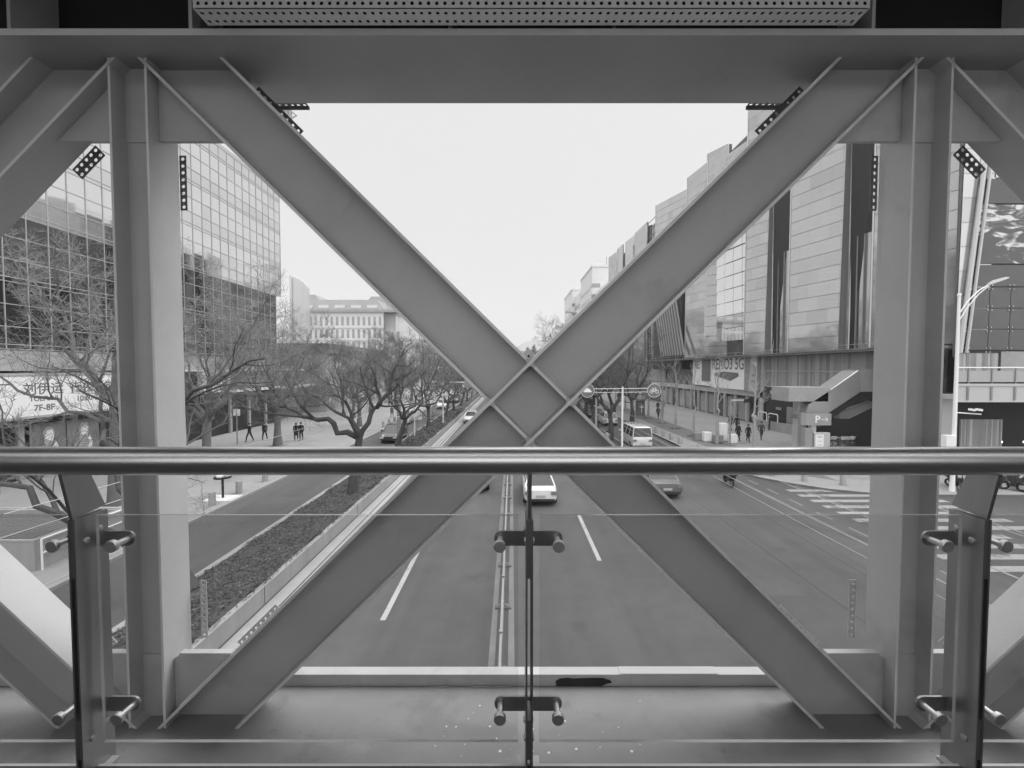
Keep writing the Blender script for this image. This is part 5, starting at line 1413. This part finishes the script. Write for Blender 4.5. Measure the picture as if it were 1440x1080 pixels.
# lamp posts along the islands
lp = thing('street_lamp', 'pale street lamp on the right traffic island with its head over the road', 'street lamp', (8.95,46,.14))
mb = MB(); mb.tube([(0,0,0),(0,0,.8),(0,0,12)], [.14,.11,.07], 10); mb.build('pole', LIGHTM, lp, True)
mb = MB(); mb.tube([(0,0,11.8),(-.8,0,12.4),(-2.2,0,12.9)], .05, 6); mb.build('arm', LIGHTM, lp, True)
mb = MB(); mb.loft([[(-2.1,-.08,12.82),(-2.1,.08,12.82),(-2.1,.08,12.95),(-2.1,-.08,12.95)],[(-3.3,-.14,12.95),(-3.3,.14,12.95),(-3.3,.1,13.12),(-3.3,-.1,13.12)]]); mb.build('lamp_head', MID, lp, True)
dup(lp, (8.95,84,.14), 0, 'pale street lamp far along the right traffic island'); dup(lp, (-8.3,92,.3), PI, 'pale street lamp far along the left planted strip')
# concrete pole left
cp = thing('utility_pole', 'pale concrete utility pole with bands on the left planted strip', 'pole', (-10.25,39.2,.3))
mb = MB(); mb.tube([(0,0,0),(0,0,6),(0,0,10.2)], [.21,.18,.15], 14); mb.build('shaft', CONCL, cp, True)
mb = MB()
for z in (2.5,3.0,3.6,4.4,5.0): mb.tube([(0,0,z),(0,0,z+.08)], .215, 14)
mb.build('band', WHITE, cp)
mb = MB(); mb.box(-.6,.6,-.06,.06,5.2,5.3); mb.box(-.18,.18,-.3,-.15,4.6,5.0); mb.build('crossarm', MID, cp)
# gantry sign right with bicycle roundel
gs = thing('sign_gantry', 'white T shaped sign gantry with a round bicycle sign above the minibus', 'traffic sign', (9.75,38.2,.14))
mb = MB(); mb.tube([(0,0,0),(0,0,5.45)], [.09,.075], 10); mb.build('pole', WHITE, gs, True)
mb = MB(); mb.cyl((-2.7,0,5.25),(2.35,0,5.30),.038,8); mb.cyl((-2.7,0,4.92),(2.35,0,4.98),.032,8); mb.build('crossbar', LIGHTM, gs)
def roundel(x, z, bike):
    m1 = MB(); m1.tube([(x,-.10,z),(x,-.06,z)], .60, 32); rd = m1.build('sign_disc', mat('traffic sign blue grey', .13, .4, 0, .05, 2), gs)
    m3 = MB(); m3.tube([(x+.585*math.cos(6.2832*k/40),-.102,z+.585*math.sin(6.2832*k/40)) for k in range(41)], .018, 5); m3.build('ring', INKL, rd)
    if bike:
        m2 = MB()
        for dx in (-.24,.24):
            pts = [(x+dx+.14*math.cos(6.283*k/16),-.115,z-.1+.14*math.sin(6.283*k/16)) for k in range(17)]; m2.tube(pts, .022, 5)
        for a, b in (((-.24,-.1),(-.1,.12)),((-.1,.12),(.14,.12)),((-.24,-.1),(.0,-.1)),((0,-.1),(.14,.12)),((0,-.1),(-.13,.2)),((.24,-.1),(.12,.24)),((-.2,.2),(-.05,.2)),((.06,.25),(.16,.23))): m2.cyl((x+a[0],-.115,z+a[1]),(x+b[0],-.115,z+b[1]),.022,5)
        m2.build('bicycle_symbol', INKL, rd)
    else:
        m2 = MB(); m2.prism_y([(x-.34,z-.14),(x+.34,z-.14),(x+.34,z+.0),(x+.22,z+.04),(x+.14,z+.2),(x-.16,z+.2),(x-.24,z+.04),(x-.34,z)], -.112, -.105); m2.build('car_symbol', INKL, rd)
roundel(2.75, 5.12, True); roundel(-3.1, 5.1, False)
gl = thing('sign_gantry', 'white sign gantry bar reaching over the left carriageway', 'traffic sign', (-8.3,52,.3))
mb = MB(); mb.tube([(0,0,0),(0,0,5.5)], [.09,.075], 10); mb.build('pole', WHITE, gl, True)
mb = MB(); mb.cyl((-1.9,0,5.3),(4.2,0,5.2),.055,8); mb.build('crossbar', WHITE, gl)
mb = MB(); mb.box(2.6,4.2,-.08,-.05,4.6,5.7); mb.build('sign_board', MID, gl)
sb = thing('sign_board', 'small white sign board on a post in the left planted strip', 'sign', (-9.7,43,.4))
mb = MB(); mb.cyl((0,0,0),(0,0,2.6),.06,8); mb.build('post', WHITE, sb)
mb = MB(); mb.bbox(-.1,.75,-.06,-.0,1.7,2.9,.02); mb.build('board', SIGNW, sb)
# bollards
def bollard(label, loc, group):
    t = thing('bollard', label, 'bollard', loc, 0, group)
    mb = MB(); mb.tube([(0,0,0),(0,0,.62),(0,0,.70)], [.17,.17,.14], 16); mb.build('drum', CONC, t, True)
    mb = MB(); mb.tube([(0,0,.5),(0,0,.58)], .174, 16); mb.build('band', PAINT, t, True); return t
b0 = bollard('stone bollard on the right kerb, first of the row from the side street', (17.1,28.3,.12), 'stone bollards on the right kerb')
for i, (x, y) in enumerate([(18.35,27.0),(20.1,26.1),(16.0,33),(15.8,36.5),(15.75,40.5),(15.75,42.8),(15.75,45),(15.75,47.3)]):
    dup(b0, (x,y,.12), 0, 'stone bollard on the right kerb, %s of the row from the side street' % ORD[i+1])
b1 = bollard('stone bollard on the left kerb, nearest the bridge', (-15.5,19.6,.12), 'stone bollards on the left kerb')
for i, (x, y) in enumerate([(-15.5,22.2),(-15.5,24.4),(-15.5,27),(-15.5,30),(-15.5,33),(-15.5,52),(-15.5,54.5),(-15.5,57)]):
    dup(b1, (x,y,.12), 0, 'stone bollard on the left kerb, %s from the bridge' % ORD[i+1])
# signal stand on the left kerb
ss_ = thing('marker_post', 'black post with pale discs standing on a white pad at the left kerb', 'post', (-15.75,23.4,.12))
mb = MB(); mb.box(-.75,.75,-.55,.55,0,.04); mb.build('pad', WHITE, ss_)
mb = MB(); mb.cyl((0,0,.04),(0,0,1.15),.06,10); mb.build('post', BLACK, ss_)
mb = MB(); mb.tube([(0,0,1.12),(0,0,1.2)], .42, 18); mb.build('base_disc', BLACK, ss_)
for (dx, dy) in ((-.22,.05),(.2,.1),(0,-.2),(.3,.3)):
    m1 = MB(); m1.tube([(dx,dy,1.22),(dx,dy,1.30)], .17, 16); m1.build('pale_disc', WHITE, ss_)
# low enclosure on the near left footway
ve = thing('vent_enclosure', 'low concrete vent enclosure with a pale rim on the near left footway', 'vent enclosure', (-19,16.6,.12))
mb = MB()
X0, X1, Ya, Yb = -22.5,-16.65,14.9,18.4
for a in ((X0,X1,Ya,Ya+.15),(X0,X1,Yb-.15,Yb),(X0,X0+.15,Ya+.15,Yb-.15),(X1-.15,X1,Ya+.15,Yb-.15)): mb.box(*a,.12,1.18)
S(mb, 'wall', CONC, ve)
mb = MB()
for a in ((X0-.02,X1+.02,Ya-.02,Ya+.06),(X0-.02,X1+.02,Yb-.06,Yb+.02),(X0-.02,X0+.06,Ya+.06,Yb-.06),(X1-.06,X1+.02,Ya+.06,Yb-.06)): mb.box(*a,1.18,1.23)
S(mb, 'rim', CONCL, ve)
mb = MB()
for k in range(24): mb.box(X0+.25+.23*k,X0+.30+.23*k,Ya+.2,Yb-.2,.9,.95)
S(mb, 'grating', MID, ve)
mb = MB(); mb.box(X0+.15,X1-.15,Ya+.15,Yb-.15,.13,.3); S(mb, 'pit', DARK, ve)
# guard rail on the left footway
hr_ = thing('guard_rail', 'white tubular guard rail behind the vent enclosure on the left footway', 'railing', (-16.5,15.3,.12))
mb = MB(); mb.tube([(0,-.3,1.1),(0,3.4,1.1)], .03, 8); mb.tube([(0,-.3,.6),(0,3.4,.6)], .025, 8); mb.build('rail', WHITE, hr_)
for k in range(3):
    m1 = MB(); m1.cyl((0,-.3+1.85*k,0),(0,-.3+1.85*k,1.1),.03,8); m1.build('post', WHITE, hr_)
# dark poles on the plaza
dp = thing('sign_post', 'dark slim sign post with a short top arm beside the white plaza boxes', 'sign post', (20.0,39.6,.12))
mb = MB(); mb.cyl((0,0,0),(0,0,4.25),.07,8); mb.build('post', MID, dp)
mb = MB(); mb.box(0,1.35,-.03,.03,4.1,4.25); mb.build('arm', LIGHTM, dp); mb = MB(); mb.box(1.2,1.7,-.08,.08,3.95,4.3); mb.build('lamp', BLACK, dp)
d2 = thing('sign_post', 'dark slim pole among the young trees farther up the plaza', 'sign post', (17.8,51,.12))
mb = MB(); mb.cyl((0,0,0),(0,0,4.4),.07,8); mb.build('post', MID, d2); mb = MB(); mb.box(-.25,.25,-.05,.05,3.9,4.5); mb.build('panel', MID, d2)
d3 = thing('sign_post', 'thin grey pole on the left footway beside two walkers', 'sign post', (-25.6,40.2,.12))
mb = MB(); mb.cyl((0,0,0),(0,0,3.4),.06,8); mb.build('post', MID, d3); mb = MB(); mb.box(-.3,.3,-.04,.04,2.7,3.3); mb.build('panel', SIGNW, d3)
# plaza boxes
for i, (x, y, w, d_, h, m_, lab) in enumerate([(18.55,42.6,.85,.6,.75,MID,'dark utility box on the plaza, leftmost of the row'),(19.15,42.0,.7,.6,.9,WHITE,'white utility box on the plaza between two dark boxes'),(19.95,41.4,.85,.6,.7,MID,'dark utility box on the plaza behind a young tree'),(20.75,42.2,.75,.6,1.75,WHITE,'tall white cabinet on the plaza'),(21.15,40.9,.6,.5,.85,WHITE,'small white box right of the tall white cabinet')]):
    t = thing('utility_box', lab, 'box', (x-.2,y,.12), 0, 'utility boxes on the plaza')
    mb = MB(); mb.bbox(-w/2,w/2,-d_/2,d_/2,.05,h,.02); mb.build('cabinet', m_, t)
    mb = MB(); mb.box(-w/2+.05,w/2-.05,-d_/2+.05,d_/2-.05,0,.05); mb.build('plinth', CONC, t)
    mb = MB(); mb.box(-w/2+.08,w/2-.08,-d_/2-.008,-d_/2,.15,h-.12); mb.build('door', m_, t)
# advert kiosk
ak = thing('advert_kiosk', 'dark hexagonal advert kiosk with domed top on the plaza', 'kiosk', (18.4,62,.12))
hexa = lambda r, z: [(r*math.cos(1.047*k+.52), r*math.sin(1.047*k+.52), z) for k in range(6)]
mb = MB(); mb.loft([hexa(.7,0),hexa(.7,.35)]); mb.loft([hexa(.82,2.5),hexa(.85,2.75),hexa(.6,3.05),hexa(.12,3.3)]); mb.build('casing', MID, ak)
mb = MB(); mb.loft([hexa(.62,.35),hexa(.62,2.5)]); mb.build('panel', SIGNG, ak)
mb = MB(); mb.cyl((0,-.6,.8),(0,-.6,2.0),.05,6); mb.cyl((-.28,-.6,1.6),(.28,-.6,1.6),.06,6); mb.sphere((0,0,3.5),.2,10,6); mb.build('emblem', INKL, ak)
# overhead cables along the road
def cable(label, x, z, y0, y1, sag, r=.010):
    mb = MB(); n = 26
    pts = [(x, y0+(y1-y0)*k/n, z-sag*math.sin(math.pi*((k*2.0/n) % 1.0))) for k in range(n+1)]
    mb.tube(pts, r, 5); tag(mb.build('overhead_cable', MULL), label, 'cable', 'overhead cables beside the road')
cable('upper pale overhead cable on the left side of the road', -10.3, 4.55, -5, 75, .35)
cable('middle pale overhead cable on the left side of the road', -10.1, 4.15, -5, 75, .35)
cable('lowest pale overhead cable on the left side of the road', -10.2, 2.75, -5, 75, .3)
cable('upper pale overhead cable on the right side of the road', 10.0, 3.3, -5, 80, .3)
cable('middle pale overhead cable on the right side of the road', 9.8, 2.6, -5, 80, .3)
cable('lowest pale overhead cable on the right side of the road', 9.9, 2.1, -5, 80, .2)

# ------------------------------------------------------------------ haze
HAZE = True
if HAZE:
    mb = MB(); mb.box(-160,160,-14,420,-1.2,60)
    hm = bpy.data.materials.new('haze'); hm.use_nodes = True
    nt = hm.node_tree; nt.nodes.remove(nt.nodes['Principled BSDF'])
    pv = nt.nodes.new('ShaderNodeVolumePrincipled'); pv.inputs['Color'].default_value = (.9,.9,.9,1); pv.inputs['Density'].default_value = .0004
    nt.links.new(pv.outputs[0], nt.nodes['Material Output'].inputs['Volume'])
    tag(mb.build('haze', hm), 'thin pale haze filling the street', 'haze', kind='stuff')

# ------------------------------------------------------------------ camera, sky, sun
cam = bpy.data.cameras.new('camera'); co = bpy.data.objects.new('camera', cam); COL.objects.link(co)
cam.sensor_width = 36; cam.lens = 36*610/1440; cam.clip_start = .05; cam.clip_end = 3000
co.location = (0,0,CAMZ); co.rotation_euler = (R(90-2.06),0,0)
scene.camera = co

SUN_EL, SUN_AZ = 50, 62          # azimuth from +Y towards +X
w = bpy.data.worlds.new('World'); scene.world = w; w.use_nodes = True
nt = w.node_tree; bg = nt.nodes['Background']
sky = nt.nodes.new('ShaderNodeTexSky'); sky.sky_type = 'NISHITA'; sky.sun_disc = False
sky.sun_elevation = R(SUN_EL); sky.sun_rotation = R(SUN_AZ); sky.dust_density = 4; sky.air_density = 1.2
bw = nt.nodes.new('ShaderNodeRGBToBW'); nt.links.new(sky.outputs[0], bw.inputs[0])
tcn = nt.nodes.new('ShaderNodeTexCoord'); sx = nt.nodes.new('ShaderNodeSeparateXYZ'); nt.links.new(tcn.outputs['Generated'], sx.inputs[0])
mr = nt.nodes.new('ShaderNodeMapRange'); mr.interpolation_type = 'SMOOTHSTEP'
mr.inputs['From Min'].default_value = .50; mr.inputs['From Max'].default_value = .90; mr.inputs['To Min'].default_value = 8.4; mr.inputs['To Max'].default_value = 25.0
nt.links.new(sx.outputs['Z'], mr.inputs['Value'])
m5 = nt.nodes.new('ShaderNodeMapRange'); m5.interpolation_type = 'SMOOTHSTEP'
m5.inputs['From Min'].default_value = .25; m5.inputs['From Max'].default_value = -.75; m5.inputs['To Min'].default_value = 1.0; m5.inputs['To Max'].default_value = 1.9
nt.links.new(sx.outputs['Y'], m5.inputs['Value'])
m6 = nt.nodes.new('ShaderNodeMath'); m6.operation = 'MULTIPLY'; nt.links.new(mr.outputs[0], m6.inputs[0]); nt.links.new(m5.outputs[0], m6.inputs[1])
mx = nt.nodes.new('ShaderNodeMix'); mx.data_type = 'FLOAT'; mx.inputs[0].default_value = .94
nt.links.new(bw.outputs[0], mx.inputs[2]); nt.links.new(m6.outputs[0], mx.inputs[3])
nt.links.new(mx.outputs[0], bg.inputs['Color']); bg.inputs['Strength'].default_value = .1
sun = bpy.data.lights.new('sun', 'SUN'); sun.energy = 2.2; sun.angle = R(30); so = bpy.data.objects.new('sun', sun); COL.objects.link(so)
so.rotation_euler = (R(90-SUN_EL), 0, R(180-SUN_AZ))
so.location = (20,-5,60)

scene.view_settings.view_transform = 'Standard'; scene.view_settings.look = 'None'
scene.view_settings.exposure = 0; scene.view_settings.gamma = 1
scene.render.engine = 'CYCLES'
cy = scene.cycles
cy.use_denoising = True; cy.max_bounces = 8; cy.diffuse_bounces = 4; cy.glossy_bounces = 4; cy.transparent_max_bounces = 16; cy.volume_bounces = 1
cy.use_adaptive_sampling = True; cy.adaptive_threshold = .01
